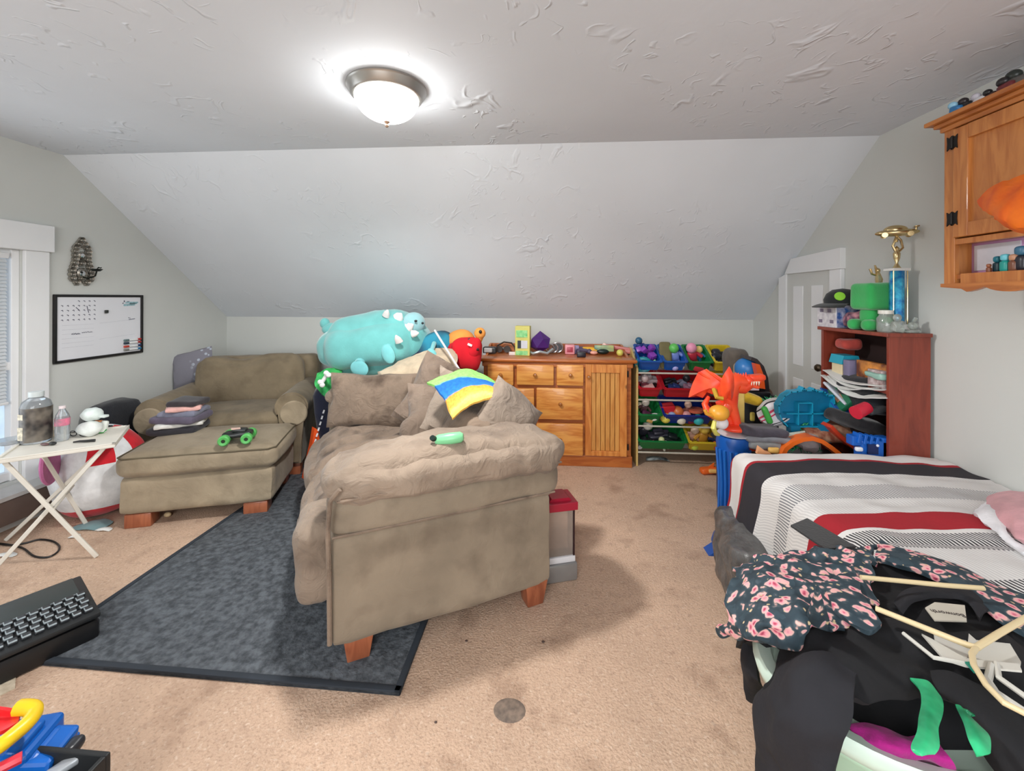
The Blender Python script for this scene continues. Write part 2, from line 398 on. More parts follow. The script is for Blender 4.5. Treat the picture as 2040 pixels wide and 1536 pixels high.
for a, b_ in ((.08, .2), (.3, .42)):
    for z0, z1 in ((.9, 1.5), (.15, .8)):
        m = MB(); m.box((XR-.018, DY0+(a+b_)/2, (z0+z1)/2), (.008, b_-a, z1-z0), bev=.003); m.out('door_panel', trimm, d, smooth=False)
m = MB(); m.lathe([(.001, 0), (.022, .0), (.022, .006), (.012, .01), (.012, .03), (.024, .04), (.026, .055), (.018, .066), (.001, .07)], (XR-.016, DY0+.05, .93), (0, -PI/2, 0)); m.out('door_handle', M('bronze', (84, 70, 56), .35, .8), d)
# ceiling lamp
lc = Vector((-.708, 1.865, ZC)); t = thing('ceiling_lamp', 'round flush ceiling light with brushed nickel ring and glowing glass bowl', 'lamp', lc)
nick = M('brushed_nickel', (176, 174, 170), .32, .9, var=.03)
m = MB(); m.lathe([(.001, 0), (.176, 0), (.178, -.008), (.172, -.014), (.17, -.022), (.161, -.03), (.158, -.04), (.149, -.046), (.142, -.048), (.001, -.048)], n=64); m.out('base_ring', nick, t)
gl = M('lamp_glass', (255, 252, 246), .3, emit=LAMP_W, var=0)
m = MB(); m.lathe([(.001, -.045)]+[(.141*math.cos(a), -.046-.105*math.sin(a)) for a in [i*PI/2/14 for i in range(14)]]+[(.001, -.151)], n=64); m.out('glass_bowl', gl, t)
m = MB(); m.lathe([(.001, -.148), (.014, -.149), (.014, -.155), (.008, -.16), (.006, -.166), (.009, -.171), (.006, -.178), (.001, -.18)], n=20); m.out('finial', M('warm_nickel', (168, 140, 120), .3, .8), t)
sl = bpy.data.lights.new('lamp_light', 'SPOT'); sl.energy = 88; sl.spot_size = 2.96; sl.spot_blend = .35; sl.shadow_soft_size = .07; sl.color = (1, .985, .96)
so_ = bpy.data.objects.new('lamp_light', sl); COL.objects.link(so_); so_.location = lc+Vector((0, 0, -.19))
# added fill lamp, a copy of it in the unseen half of the room
t2 = thing('ceiling_lamp', 'added unseen ceiling light for fill in the half of the room behind the view', 'lamp', (-.5, -1.0, ZC))
for ch in list(t.children):
    c = ch.copy(); COL.objects.link(c); c.parent = t2
so2 = so_.copy(); COL.objects.link(so2); so2.location = (-.5, -1.0, ZC-.19); so2.data = sl.copy(); so2.data.energy = 40; so2.data.shadow_soft_size = .2
# ================================================================ RUG AND FLOOR
rm = M('rug_pile', (60, 64, 69), .95, var=.3, vs=38, bump=1., bs=45, c2=(96, 101, 107), detail=6, dist=.01)
m = MB(); m.box((.75, 1.05, .007), (1.5, 2.1, .014), bev=.004); m.mi = 1
for a, b_ in (((.75, .012), (1.5, .024)), ((.75, 2.088), (1.5, .024))): m.box((a[0], a[1], .008), (b_[0], b_[1], .019), bev=.003)
for x in (.012, 1.488): m.box((x, 1.05, .008), (.024, 2.1, .019), bev=.003)
one(m, 'area_rug', [rm, M('rug_binding', (44, 50, 58), .9)], 'dark charcoal area rug lying under the sofa and ottoman', 'rug', loc=(-1.997, 1.468, .0005), rz=-.012)
m = MB(); m.lathe([(.001, 0), (.055, 0), (.05, .0015), (.001, .002)], n=20, sy=.8); one(m, 'carpet_stain', M('stain', (104, 92, 84), .95, c2=(140, 122, 108), vs=40), 'dark grey round stain on the beige carpet in the foreground', 'stain', loc=(-.109, 1.429, .0005))
# ================================================================ SOFA
SU = suede('sofa_suede', (146, 129, 113), (98, 82, 70), .65); SU2 = suede('sofa_suede_worn', (136, 118, 102), (70, 56, 46), .85); SUP = suede('sofa_panel', (142, 128, 110), (98, 84, 70), .5, .25)
ftm = wood('foot_wood', (168, 98, 66), (140, 76, 50), 2, .4, False)
so = thing('sofa', 'large taupe suede sofa standing end-on in the middle of the room', 'sofa', (-.765, 1.498, 0), .484)
m = MB(); m.rbox((.46, .93, .25), (.88, 1.8, .28), .03, 6, nz=.006); m.out('base', SUP, so)
def sofa_arm(y0, sg):
    m = MB()
    m.rbox((.455, y0+.12, .305), (.93, .22, .43), .035, 10, nz=.006, seed=y0)
    m.out('arm', SUP, so)
    m = MB(); m.rbox((.475, y0+.128, .57), (.965, .245, .17), .06, 12, nz=.010, ns=5, seed=3+y0, bulge=.012)
    m.out('arm_band', SUP, so)
    m = MB()
    vs = m.rbox((.49, y0+.14, .68), (1.0, .315, .145), .068, 22, bulge=.03)
    for v in vs:                                   # gathered pleats and a softly crowned top
        a = v.co.x; e = max(0., 1-abs(v.co.z-.65)/.06)
        v.co.z += .022*math.sin(min(max(a, 0), 1)*PI)*(v.co.z > .66)
        v.co.y -= .014*math.sin(a*70+math.sin(a*23)*2)*e*(1 if v.co.y < y0+.14 else -1)
        v.co += mnoise.noise_vector(v.co*7)*.014
        v.co.z += .006*math.sin(a*46+6*mnoise.noise(v.co*4))*(v.co.z > .68)
    m.out('arm_pad', SU, so)
sofa_arm(0, 1); sofa_arm(1.6, 1)
m = MB(); m.tube([(-.012, .012, .12), (-.015, .008, .4), (-.02, -.004, .56), (-.012, -.012, .66), (.02, -.02, .7)], .009, 8); m.tube([(-.005, .004, .515), (.3, -.004, .52), (.6, -.004, .52), (.93, .004, .52)], .005, 6)
m.tube([(.01, -.022, .655), (.3, -.032, .665), (.6, -.034, .668), (.95, -.02, .66)], .005, 6)
m.out('piping', SU2, so)
for y0, L_, sd in ((.27, .68, 1.), (.96, .64, 5.)):
    m = MB(); vs = m.rbox((.27, y0+L_/2, .40), (.76, L_, .2), .08, 20, bulge=.02)
    for v in vs:
        x = v.co.x
        if x < .05: v.co.z -= (.05-x)*.55; 
        if x < -.02 and v.co.z < .4: v.co.x -= .02
        v.co += mnoise.noise_vector(v.co*Vector((9, 5, 9)).length*.6+Vector((sd, 0, 0)))*.016
        v.co.z += .010*math.sin(v.co.y*38+3*mnoise.noise(v.co*5))*(v.co.z > .42)
    m.out('seat_cushion', SU2, so)
m = MB(); m.rbox((-.06, .3, .33), (.16, .3, .34), .07, 14, nz=.014, ns=7); m.out('front_bolster', SU, so)
m = MB(); m.rbox((.82, .93, .43), (.24, 1.7, .66), .07, 12, nz=.012); m.out('back_frame', SU, so)
for y0, L_ in ((.27, .66), (.95, .66)):
    m = MB(); m.rbox((.66, y0+L_/2, .62), (.2, L_, .34), .08, 14, rot=(0, .15, 0), bulge=.03, nz=.02, ns=6, seed=y0*4); m.out('back_cushion', SU2, so)
for x, y in ((.09, .07), (.85, .07), (.09, 1.73), (.85, 1.73)):
    m = MB(); vs = m.box((x, y, .0575), (.11, .1, .115), bev=.006)
    for v in vs:
        if v.co.z < .05: v.co.x = x+(v.co.x-x)*.72; v.co.y = y+(v.co.y-y)*.72
    m.out('foot', ftm, so)
def sw(x, y, z): return so.matrix_basis @ Vector((x, y, z))
so_m = Matrix.Translation(so.location) @ Euler((0, 0, .484)).to_matrix().to_4x4()
def sw(x, y, z): return so_m @ Vector((x, y, z))
TP = suede('pillow_suede', (130, 113, 99), (84, 68, 58), .75); TPL = suede('pillow_suede_light', (148, 133, 119), (112, 96, 84), .55)
def tpillow(name, label, p, w, h, t_, rot, mat, nz=.012, seed=0., cat='pillow', grp='throw pillows on the sofa'):
    m = MB(); m.pillow((0, 0, 0), w, h, t_, None, 18, nz, 7, seed); return one(m, name, mat, label, cat, grp, loc=p, rot=rot)
tpillow('throw_pillow', 'wide taupe suede cushion leaning on the far sofa arm', sw(.27, 1.44, .68), .64, .38, .2, (1.35, 0, .484-.45), SU2, .012, 1.)
tpillow('throw_pillow', 'crumpled dark taupe pillow with its corner pointing up beside the far cushion', fy(866, 786, 2.66), .34, .46, .2, (1.3, .45, .1), TP, .03, 4.)
tpillow('throw_pillow', 'creased taupe pillow lying lowest in the sofa corner behind the mint tube', fy(885, 838, 2.5), .5, .44, .24, (1.1, .1, .2), TP, .035, 8.)
tpillow('throw_pillow', 'taupe pillow under the green, blue and yellow cloth', fy(938, 818, 2.42), .5, .40, .2, (.95, .42, .25), TPL, .02, 11.)
tpillow('throw_pillow', 'light taupe pillow with a pointed top leaning on the near sofa arm', fy(1010, 836, 2.22), .33, .32, .19, (1.2, .70, .35), TPL, .02, 14.)
# printed cloth pillow
m = MB(); P = lambda x, y, Y: fy(x, y, Y)
ctrl = [[P(851, 766, 2.22), P(890, 748, 2.3), P(930, 737, 2.36), P(968, 752, 2.38), P(985, 764, 2.36)],
        [P(868, 775, 2.16), P(895, 764, 2.24), P(930, 757, 2.3), P(965, 762, 2.32), P(992, 772, 2.3)],
        [P(885, 800, 2.08), P(908, 782, 2.16), P(935, 770, 2.22), P(970, 770, 2.25), P(1000, 782, 2.22)],
        [P(895, 820, 2.03), P(915, 803, 2.1), P(940, 788, 2.16), P(970, 782, 2.2), P(998, 790, 2.18)],
        [P(901, 836, 1.99), P(922, 820, 2.05), P(945, 806, 2.11), P(968, 797, 2.15), P(988, 792, 2.16)]]
m.patch(ctrl, 30, 30, .012, .006, 12)
pm = M('printed_cloth', (120, 190, 90), .9, bump=.4, bs=80); N, L, b = nodes(pm)
uv = N.new('ShaderNodeUVMap'); sp = N.new('ShaderNodeSeparateXYZ'); L.new(uv.outputs[0], sp.inputs[0])
nz_ = N.new('ShaderNodeTexNoise'); nz_.inputs['Scale'].default_value = 3; L.new(uv.outputs[0], nz_.inputs['Vector'])
ma = N.new('ShaderNodeMath'); ma.operation = 'MULTIPLY_ADD'; ma.inputs[1].default_value = .16; L.new(nz_.outputs['Fac'], ma.inputs[0]); L.new(sp.outputs['X'], ma.inputs[2])
cr = N.new('ShaderNodeValToRGB'); L.new(ma.outputs[0], cr.inputs[0]); e = cr.color_ramp.elements
e[0].position = 0; e[0].color = rgb((132, 200, 96)); e[1].position = 1; e[1].color = rgb((240, 190, 90))
for p_, c_ in ((.27, (140, 206, 110)), (.31, (20, 100, 180)), (.5, (24, 108, 190)), (.6, (40, 120, 196)), (.63, (226, 160, 60)), (.8, (238, 178, 76)), (.9, (246, 214, 120))):
    q = e.new(p_); q.color = rgb(c_)
wv = N.new('ShaderNodeTexNoise'); wv.inputs['Scale'].default_value = 22; L.new(uv.outputs[0], wv.inputs['Vector'])
mx = N.new('ShaderNodeMix'); mx.data_type = 'RGBA'; mx.blend_type = 'OVERLAY'; mx.inputs[0].default_value = .55; L.new(cr.outputs[0], mx.inputs[6]); L.new(wv.outputs['Fac'], mx.inputs[7])
L.new(mx.outputs[2], b.inputs['Base Color'])
one(m, 'printed_pillow_cloth', pm, 'bright green, blue and golden yellow printed cloth over the sofa pillows', 'cloth')
# mint tube on the near arm
a, b2 = fz(868, 879, .80), fz(914, 872, .815); a.z = .802; b2.z = .802
t = thing('mint_tube', 'mint green rounded plastic case with a dark end on the sofa arm', 'case', a)
v = (b2-a); v.z = .016
m = MB(); m.tube([(0, 0, 0), v*.12, v*.5, v*.9, v*1.0], .02, 14, rr=[.016, .021, .022, .02, .012]); m.out('body', plastic((128, 206, 150)), t)
dn = v.normalized(); m = MB(); m.cyl(-dn*.003+Vector((0, -.012, .012)), -dn*.003+Vector((-.004, -.022, .02)), .011, .010, 14); m.out('end_cap', plastic((24, 40, 36)), t); t.scale = (1.2, 1.2, 1.1)
# ================================================================ ARMCHAIR + OTTOMAN
CH = suede('armchair_suede', (128, 114, 92), (88, 76, 58), .5, .35); CHL = suede('ottoman_suede', (156, 141, 118), (108, 96, 76), .5, .3)
ang = .323; ux = Vector((math.cos(ang), math.sin(ang), 0)); vx = Vector((-math.sin(ang), math.cos(ang), 0))
ac = thing('armchair', 'wide taupe suede armchair with rolled arms in the left back corner', 'armchair', Vector((-1.83, 3.17, 0))-ux*1.15, ang)
m = MB(); m.rbox((.575, .45, .24), (.98, .8, .28), .03, 8, nz=.004); m.out('base', CH, ac)
m = MB(); m.rbox((.575, .33, .43), (.76, .66, .16), .06, 12, bulge=.02, nz=.008); m.out('seat_cushion', CH, ac)
m = MB(); m.rbox((.575, .76, .5), (1.05, .2, .74), .05, 10, rot=(-.08, 0, 0), nz=.006); m.out('back_frame', CH, ac)
m = MB(); vs = m.rbox((.575, .6, .665), (.8, .2, .42), .07, 14, rot=(-.16, 0, 0), bulge=.03, nz=.012)
for v in vs:
    if v.co.z > .75: v.co.z -= .05*math.exp(-((v.co.x-.5)/.16)**2)
m.out('back_cushion', CH, ac)
def rolled(x, sg):
    # arm: front profile (x across, z up) extruded backwards
    pr = [(-.06, .1), (.07, .1), (.075, .4)]
    for k in range(13):
        a_ = -.5+k*(PI+1.0)/12; pr.append((sg*.025*0+.0+.12*math.cos(a_)+.0, .50+.105*math.sin(a_)))
    pr.append((-.07, .4))
    q = [(x+sg*(px_-.02), z) for px_, z in pr]
    if sg < 0: q = q[::-1]
    m = MB(); m.prism(q, -.82, (0, .0, 0), (1, 0, 0), (0, 0, 1))
    bmesh.ops.bevel(m.b, geom=[e_ for e_ in m.b.edges if abs(e_.verts[0].co.y-e_.verts[1].co.y) < 1e-6], offset=.014, segments=2, affect='EDGES')
    m.out('arm', CH, ac, angle=1.)
    m = MB(); m.lathe([(.001, .004), (.09, .004), (.098, -.004), (.098, -.012), (.001, -.012)], (x-sg*.02*0, -.008, .505), (PI/2, 0, 0), 28); m.out('arm_disc', CHL, ac)
rolled(.1, -1); rolled(1.05, 1)
for o_ in [x for x in ac.children if x.name.startswith('arm') and 'chair' not in x.name][:2]: o_.scale.z = 1.1
for x, y in ((.1, .08), (1.05, .08), (.1, .78), (1.05, .78)):
    m = MB(); m.box((x, y, .055), (.08, .08, .11), bev=.005); m.out('foot', ftm, ac)
o0 = Vector((-2.54, 2.336, 0)); ot = thing('ottoman', 'large taupe suede ottoman in front of the armchair', 'ottoman', o0, .318)
m = MB(); m.rbox((.425, .275, .195), (.84, .54, .23), .035, 10, nz=.005); m.out('base', CHL, ot)
m = MB(); m.rbox((.425, .275, .375), (.87, .565, .145), .05, 14, bulge=.022, nz=.006, seed=3); m.out('cushion', CHL, ot)
m = MB(); pts = [(x, y, .43) for x, y in ((.03, -.008), (.82, -.008), (.858, .03), (.858, .52), (.82, .556), (.03, .556), (-.008, .52), (-.008, .03))]; m.tube(pts, .005, 6, True); m.out('piping', M('piping', (92, 82, 64), .8), ot)
for x, y in ((.1, .07), (.74, .07), (.1, .5), (.74, .5)):
    m = MB(); m.box((x, y, .042), (.14, .1, .084), bev=.006); m.out('foot', ftm, ot)
def ow(x, y, z): return Matrix.Translation(o0) @ Euler((0, 0, .318)).to_matrix().to_4x4() @ Vector((x, y, z))
# ================================================================ PINE DRESSER
pine = wood('pine', (236, 168, 86), (208, 126, 54), 0); pinev = wood('pine_upright', (226, 150, 74), (196, 114, 46), 2); pined = wood('pine_dark', (192, 112, 52), (168, 88, 38), 0); pinel = wood('pine_board', (220, 160, 84), (200, 132, 62), 2, knots=False)
YD = 3.557; dr = thing('dresser', 'golden pine dresser with drawers and one beadboard door against the back wall', 'dresser', (.116, YD, 0))
def D(px, py): p = fy(px, py, YD); return p.x-.116, p.z
m = MB(); m.box((0, .23, .445), (1.24, .42, .85), bev=.003); m.box((0, .012, .045), (1.25, .03, .09), bev=.004); m.box((0, .005, .845), (1.26, .03, .04), bev=.008); m.out('body', pined, dr, smooth=False)
m = MB(); m.box((0, .21, .882), (1.32, .5, .03), bev=.012); m.out('top', pined, dr)
m = MB(); m.box((0, .45, .935), (1.2, .022, .08), bev=.004)
for sx in (-1, 1): m.prism([(.46, .897), (.46, .975), (.38, .97), (.28, .93), (.12, .9), (.12, .897)], .02, (sx*.61-.01, 0, 0), (0, 1, 0), (0, 0, 1))
m.out('gallery_rail', pined, dr, smooth=False)
knm = wood('knob_wood', (186, 120, 58), (160, 96, 44), 0, .25, False)
def knob(par, x, z, y=-.02):
    m = MB(); m.lathe([(.001, 0), (.009, 0), (.008, .01), (.015, .017), (.0165, .024), (.012, .031), (.001, .033)], (x, y, z), (PI/2, 0, 0), 18); m.out('knob', knm, par)
for x0, x1, y0, y1, kx in ((971, 1024, 724, 768, 998), (1028.5, 1104, 725, 768, 1066), (1108, 1163, 725, 769, 1136), (971, 1065, 771, 838, 1018), (1068, 1162, 771, 837, 1116), (971, 1065, 841, 908, 1018), (1068, 1162, 841, 908, 1116)):
    a, z1 = D(x0, y0); b_, z0 = D(x1, y1); kxx, _ = D(kx, y0)
    m = MB(); m.box(((a+b_)/2, -.004, (z0+z1)/2), (b_-a-.006, .03, z1-z0-.006), bev=.009); dd = m.out('drawer', pine, dr); knob(dd, kxx, (z0+z1)/2+.003)
a, z1 = D(1166, 725); b_, z0 = D(1248, 909); p0, q1 = D(1178, 742); p1, q0 = D(1234, 899)
m = MB(); m.box(((a+p0)/2, -.002, (z0+z1)/2), (p0-a, .026, z1-z0), bev=.003); m.box(((b_+p1)/2, -.002, (z0+z1)/2), (b_-p1, .026, z1-z0), bev=.003)
m.box(((p0+p1)/2, -.002, (z1+q1)/2), (p1-p0, .026, z1-q1), bev=.003); m.box(((p0+p1)/2, -.002, (z0+q0)/2), (p1-p0, .026, q0-z0), bev=.003); do = m.out('door', pinev, dr, smooth=False)
for k in range(6):
    w_ = (p1-p0)/6; m = MB(); m.box((p0+w_*(k+.5), .004, (q0+q1)/2), (w_-.004, .012, q1-q0), bev=.003); m.out('bead_board', pinel, do, smooth=False)
knob(do, D(1172, 750)[0], D(1172, 750)[1])
for zz in (745, 890):
    x, z = D(1250.5, zz); m = MB(); m.box((x, -.012, z), (.012, .012, .05), bev=.003); m.out('hinge', M('black_iron', (34, 30, 28), .5, .5), do)
# ================================================================ LEFT WALL: WHITEBOARD, SCONCE
wb = thing('whiteboard', 'whiteboard calendar in a black frame hanging on the left wall', 'whiteboard', (XL, 0, 0))
Y0, Y1, Z0, Z1 = 2.545, 3.145, .968, 1.410
m = MB(); m.box((.006, (Y0+Y1)/2, (Z0+Z1)/2), (.008, Y1-Y0-.02, Z1-Z0-.02)); m.out('board', M('board_white', (226, 227, 232), .2, var=.01), wb, smooth=False)
m = MB()
for z in (Z0, Z1): m.box((.01, (Y0+Y1)/2, z), (.018, Y1-Y0+.016, .017), bev=.003)
for y in (Y0, Y1): m.box((.01, y, (Z0+Z1)/2), (.018, .017, Z1-Z0), bev=.003)
m.out('frame', M('black_plastic', (24, 22, 22), .35), wb, smooth=False)
ink = M('ink', (70, 72, 92), .6); m = MB(); rr = random.Random(3)
def mark(y, z, w_, h_, a=0): m.box((.0106, Y0+y, Z1-z), (.0008, w_, h_), rot=(a, 0, 0))
for r_ in range(5):
    for c_ in range(7):
        if r_ == 0 and c_ < 3: continue
        y = .04+c_*.034; z = .035+r_*.032; mark(y, z, .010, .004, rr.uniform(-.6, .6)); mark(y+.005, z+.004, .003, .008, rr.uniform(-.5, .5))
mark(.135, .09, .004, .03, .8); mark(.2, .095, .004, .05, .25)
for k in range(9): mark(.1+k*.006, .262+rr.uniform(-.002, .002), .003, .010, rr.uniform(-.7, .7))
for k in range(10): mark(.165+k*.007, .256+rr.uniform(-.002, .002), .003, .007, rr.uniform(-.7, .7))
mark(.46, .04, .008, .012); mark(.45, .055, .01, .006, .6); mark(.49, .042, .02, .004); mark(.52, .18, .05, .004, .1); mark(.5, .17, .02, .004, -.3)
m.out('handwriting', ink, wb, smooth=False)
m = MB()
for k in range(6): mark(.14, .2+k*.03, .2, .0012, .0)
for z in (.19, .305): mark(.41, z, .26, .0012, .06)
m.out('ruled_lines', M('faint_rule', (186, 188, 196), .6), wb, smooth=False)
m = MB(); mark(.52, .05, .1, .012); mark(.5, .068, .09, .016, .04); mark(.53, .058, .06, .01); m.out('teal_smear', M('teal_smear', (150, 186, 194), .6, var=.2, vs=60), wb, smooth=False)
m = MB(); m.box((XL+.02, Y0+.32, Z1-.115), (.014, .022, .024), bev=.004); one(m, 'magnet', plastic((44, 46, 44)), 'small dark square magnet in the middle of the whiteboard', 'magnet')
for k, (cap, tail, z, lb) in enumerate(((( 190, 40, 36), (96, 120, 120), .312, 'dry-erase marker with red cap and grey end, topmost of the four'), ((170, 50, 46), (40, 60, 76), .334, 'dry-erase marker with red cap and dark end, second from the top'),
        ((30, 60, 110), (196, 70, 52), .36, 'dry-erase marker with navy cap and red end, third from the top'), ((30, 116, 160), (130, 130, 124), .385, 'dry-erase marker with teal cap, lowest on the whiteboard'))):
    t = thing('marker', lb, 'marker', (XL+.02, Y0+.455, Z1-z-.028), group='markers on the whiteboard')
    m = MB(); m.cyl((0, .03, 0), (0, .1, 0), .0075, n=12); m.out('barrel', plastic((236, 238, 238)), t)
    m = MB(); m.cyl((0, .1, 0), (0, .128, 0), .0085, .0075, n=12); m.out('cap', plastic(cap), t)
    m = MB(); m.cyl((0, -.002, 0), (0, .03, 0), .0085, n=12); m.out('end_plug', plastic(tail), t)
sc = thing('wall_sconce', 'ornate silver metal candle sconce with rosettes and mirrored centres on the left wall', 'sconce', (XL, 2.705, 1.48))
mt = M('antique_silver', (150, 146, 138), .35, .85, var=.3, vs=40)
def hw(z): return .045+.028*max(0, 1-z/.14) if z < .2 else .045-.02*((z-.2)/.14)
rg = random.Random(5)
for k in range(12):
    z = .024+k*.0265; hw2 = (.046, .058, .062, .06, .052, .044, .04, .04, .042, .036, .024, .0)[k]
    xs = (-hw2, -.0, hw2) if k % 2 and hw2 > .04 else ((-hw2, hw2) if hw2 else (0,))
    if k in (0, 11, 10): xs = (-hw2*.7, hw2*.7) if hw2 else (0,)
    for sx in xs:
        m = MB()
        m.lathe([(.001, .014), (.008, .018), (.013, .009), (.021, .016), (.023, .007), (.021, 0), (.001, 0)], (.004, sx, z), (0, PI/2, 0), 10)
        for q in range(6): a_ = q*PI/3; m.ell((.011, sx+.019*math.cos(a_), z+.019*math.sin(a_)), (.007, .007, .007), u=8, w=6)
        m.out('rosette', mt, sc)
mi = M('mirror', (220, 220, 220), .05, 1, var=0)
for z, r_ in ((.21, .028), (.085, .036)):
    m = MB(); m.lathe([(.001, .014), (r_*.62, .012), (r_*.66, .02), (r_, .014), (r_, 0), (.001, 0)], (.004, 0, z), (0, PI/2, 0), 20); m.out('medallion', mt, sc)
    m = MB(); m.lathe([(.001, .02), (r_*.5, .016), (r_*.6, .01), (.001, .01)], (.004, 0, z), (0, PI/2, 0), 20); m.out('mirror', mi, sc)
m = MB(); m.tube([(.02, 0, .06), (.05, .01, .05), (.09, .02, .07), (.1, .02, .1)], .005, 8); m.lathe([(.001, 0), (.02, .002), (.03, .012), (.034, .016), (.03, .018), (.001, .012)], (.1, .02, .1), n=16)
m.tube([(.1, .02, .115), (.105, .03, .13), (.1, .045, .125), (.09, .06, .13)], .004, 6); m.out('candle_arm', M('dark_iron', (40, 44, 40), .3, .7), sc)
# ================================================================ TRAY TABLE
TZ = .6; tc_ = Vector((-2.617, 2.154, 0)); ta = .663
tt = thing('tray_table', 'cream folding tray table with crossed legs below the window', 'table', tc_, ta)
crm = M('cream_paint', (222, 217, 206), .45, var=.05)
m = MB(); m.box((0, 0, TZ-.009), (.44, .40, .018), bev=.004)
for x in (-.212, .212): m.box((x, 0, TZ+.003), (.016, .40, .008), bev=.002)
for y in (-.192, .192): m.box((0, y, TZ+.003), (.44, .016, .008), bev=.002)
m.out('top', crm, tt, smooth=False)
inv = (Matrix.Translation(tc_) @ Euler((0, 0, ta)).to_matrix().to_4x4()).inverted()
for (fa, tb) in ((Vector((-2.39, 2.10, .004)), (-.19, -.17)), (Vector((-2.74, 1.88, .004)), (.17, -.17)), (Vector((-2.79, 2.39, .004)), (-.17, .15)), (Vector((-3.07, 2.2, .004)), (.19, .15))):
    f_ = inv @ fa; t_ = Vector((tb[0], tb[1], TZ-.02)); dd = t_-f_
    m = MB(); r_ = dd.to_track_quat('Z', 'Y').to_euler(); m.box((f_+t_)/2, (.013, .02, dd.length), rot=r_, bev=.003); m.out('leg', crm, tt, smooth=False)
m = MB(); m.cyl((-.02, -.18, .3), (-.02, .16, .3), .006); m.cyl((-.18, .16, .07), (-.18, -.16, .07), .005) if False else None; m.out('crossbar', crm, tt)
def tp(px, py, z=TZ+.001): return fz(px, py, z)
# things on the tray
p = tp(72, 880); t = thing('water_jug', 'big clear water bottle with a dark printed wrap on the tray table', 'bottle', p)
clr = M('clear_plastic', (224, 230, 234), .12, var=.02, trans=.75); k_ = 1.0
m = MB(); m.lathe([(.001, 0), (.056, .0), (.062, .01), (.062, .2), (.055, .225), (.03, .245), (.027, .25), (.027, .275), (.001, .275)], n=28); m.out('body', clr, t)
m = MB(); m.lathe([(.0635, .012), (.0635, .195), (.0625, .195), (.0625, .012)], n=28); m.out('wrap', M('dark_wrap', (38, 35, 36), .35, c2=(116, 108, 98), vs=16, detail=2), t)
m = MB(); m.lathe([(.001, .25), (.031, .25), (.031, .278), (.001, .281)], n=20); m.out('cap', M('clear_cap', (206, 214, 214), .3), t)
m = MB(); m.box((-.012, -.0632, .06), (.03, .002, .07)); m.box((-.012, -.0632, .15), (.03, .002, .03)); m.out('label_panel', M('paper_label', (200, 192, 172), .6, var=.3, vs=60), t)
p = tp(124, 877); t = thing('water_bottle', 'small clear water bottle with a grey and pink label on the tray table', 'bottle', p)
m = MB(); m.lathe([(.001, 0), (.026, 0), (.031, .008), (.029, .03), (.031, .05), (.029, .1), (.031, .12), (.026, .145), (.013, .172), (.013, .18), (.001, .18)], n=22); m.out('body', clr, t)
m = MB(); m.lathe([(.0315, .085), (.0318, .125), (.0305, .125), (.0305, .085)], n=22); m.out('label', M('bottle_label', (120, 112, 116), .4, c2=(226, 120, 150), vs=22), t)
m = MB(); m.lathe([(.001, .178), (.0145, .178), (.0145, .192), (.001, .193)], n=18); m.out('cap', plastic((226, 212, 214)), t)
p = tp(178, 868); m = MB(); m.ell((0, 0, .042), (.062, .05, .042), nz=.006, ns=22); one(m, 'paper_cup_bag', fabric((222, 226, 222)), 'crumpled white paper wrapper lying on the tray table', 'wrapper', loc=p)
m = MB(); m.ell((0, 0, .0), (.05, .046, .04), nz=.008, ns=20, seed=3); m.box((.055, .01, -.012), (.05, .03, .014), bev=.004); one(m, 'white_helmet_toy', fabric((214, 224, 220)), 'rounded white bundle on top of the crumpled wrapper on the tray', 'bundle', loc=p+Vector((-.005, .02, .118)))
p = tp(203, 862); t = thing('sauce_packet', 'small white packet with orange corner and green edge at the right end of the tray', 'packet', p)
m = MB(); m.rbox((0, 0, .035), (.055, .03, .07), .012, 6, rot=(-.2, .1, .4)); m.out('packet', M('packet_white', (222, 226, 220), .4), t)
m = MB(); m.box((-.012, -.008, .068), (.03, .024, .014), rot=(-.2, .1, .4), bev=.003); m.out('corner', plastic((232, 140, 70)), t)
m = MB(); m.tube([(-.026, -.02, .02), (-.008, -.024, .006), (.018, -.01, .004), (.03, 0, .02)], .004, 6); m.out('edge', plastic((70, 150, 80)), t)
p = tp(104, 868); m = MB(); m.box((0, 0, .02), (.05, .04, .04), rot=(0, 0, .3), bev=.004); m.box((.004, 0, .05), (.04, .035, .02), rot=(0, 0, .5), bev=.004); one(m, 'paper_box', M('carton', (220, 208, 188), .6), 'small cream carton between the two bottles on the tray', 'box', loc=p)
p = tp(98, 887); t = thing('hair_clip', 'shiny dark oval clip near the front edge of the tray', 'clip', p)
m = MB(); m.ell((.018, .002, .01), (.02, .012, .009)); m.out('head', plastic((20, 22, 22)), t); m = MB(); m.ell((-.018, -.006, .007), (.026, .009, .007)); m.out('handle', M('plum_plastic', (96, 66, 66), .3), t)
p = tp(166, 882); m = MB(); m.tube([(-.045, -.012, .006), (-.02, -.002, .008), (.01, .004, .008), (.045, .022, .007)], .006, 8, rr=[.004, .006, .007, .008]); one(m, 'black_pen', plastic((34, 34, 34)), 'thick black pen lying at the front edge of the tray', 'pen', loc=p)
p = tp(160, 868); t = thing('eyeglasses', 'black framed eyeglasses folded on the tray before the wrapper', 'glasses', p)
for x in (-.03, .03):
    m = MB(); m.tube([(x+.022*math.cos(a_), -.012, .016+.014*math.sin(a_)) for a_ in [i*PI/8 for i in range(16)]], .0025, 6, True); m.out('rim', plastic((28, 30, 30)), t)
m = MB(); m.tube([(-.008, -.012, .02), (.008, -.012, .02)], .002, 6); m.tube([(.052, -.012, .018), (.055, .04, .012), (.03, .06, .006)], .0025, 6); m.tube([(-.052, -.012, .018), (-.055, .03, .012), (-.03, .05, .006)], .0025, 6); m.out('temple', plastic((28, 30, 30)), t)
p = tp(20, 884); t = thing('glass_dish', 'small clear round dish at the left end of the tray', 'dish', p+Vector((.0, .0, 0)))
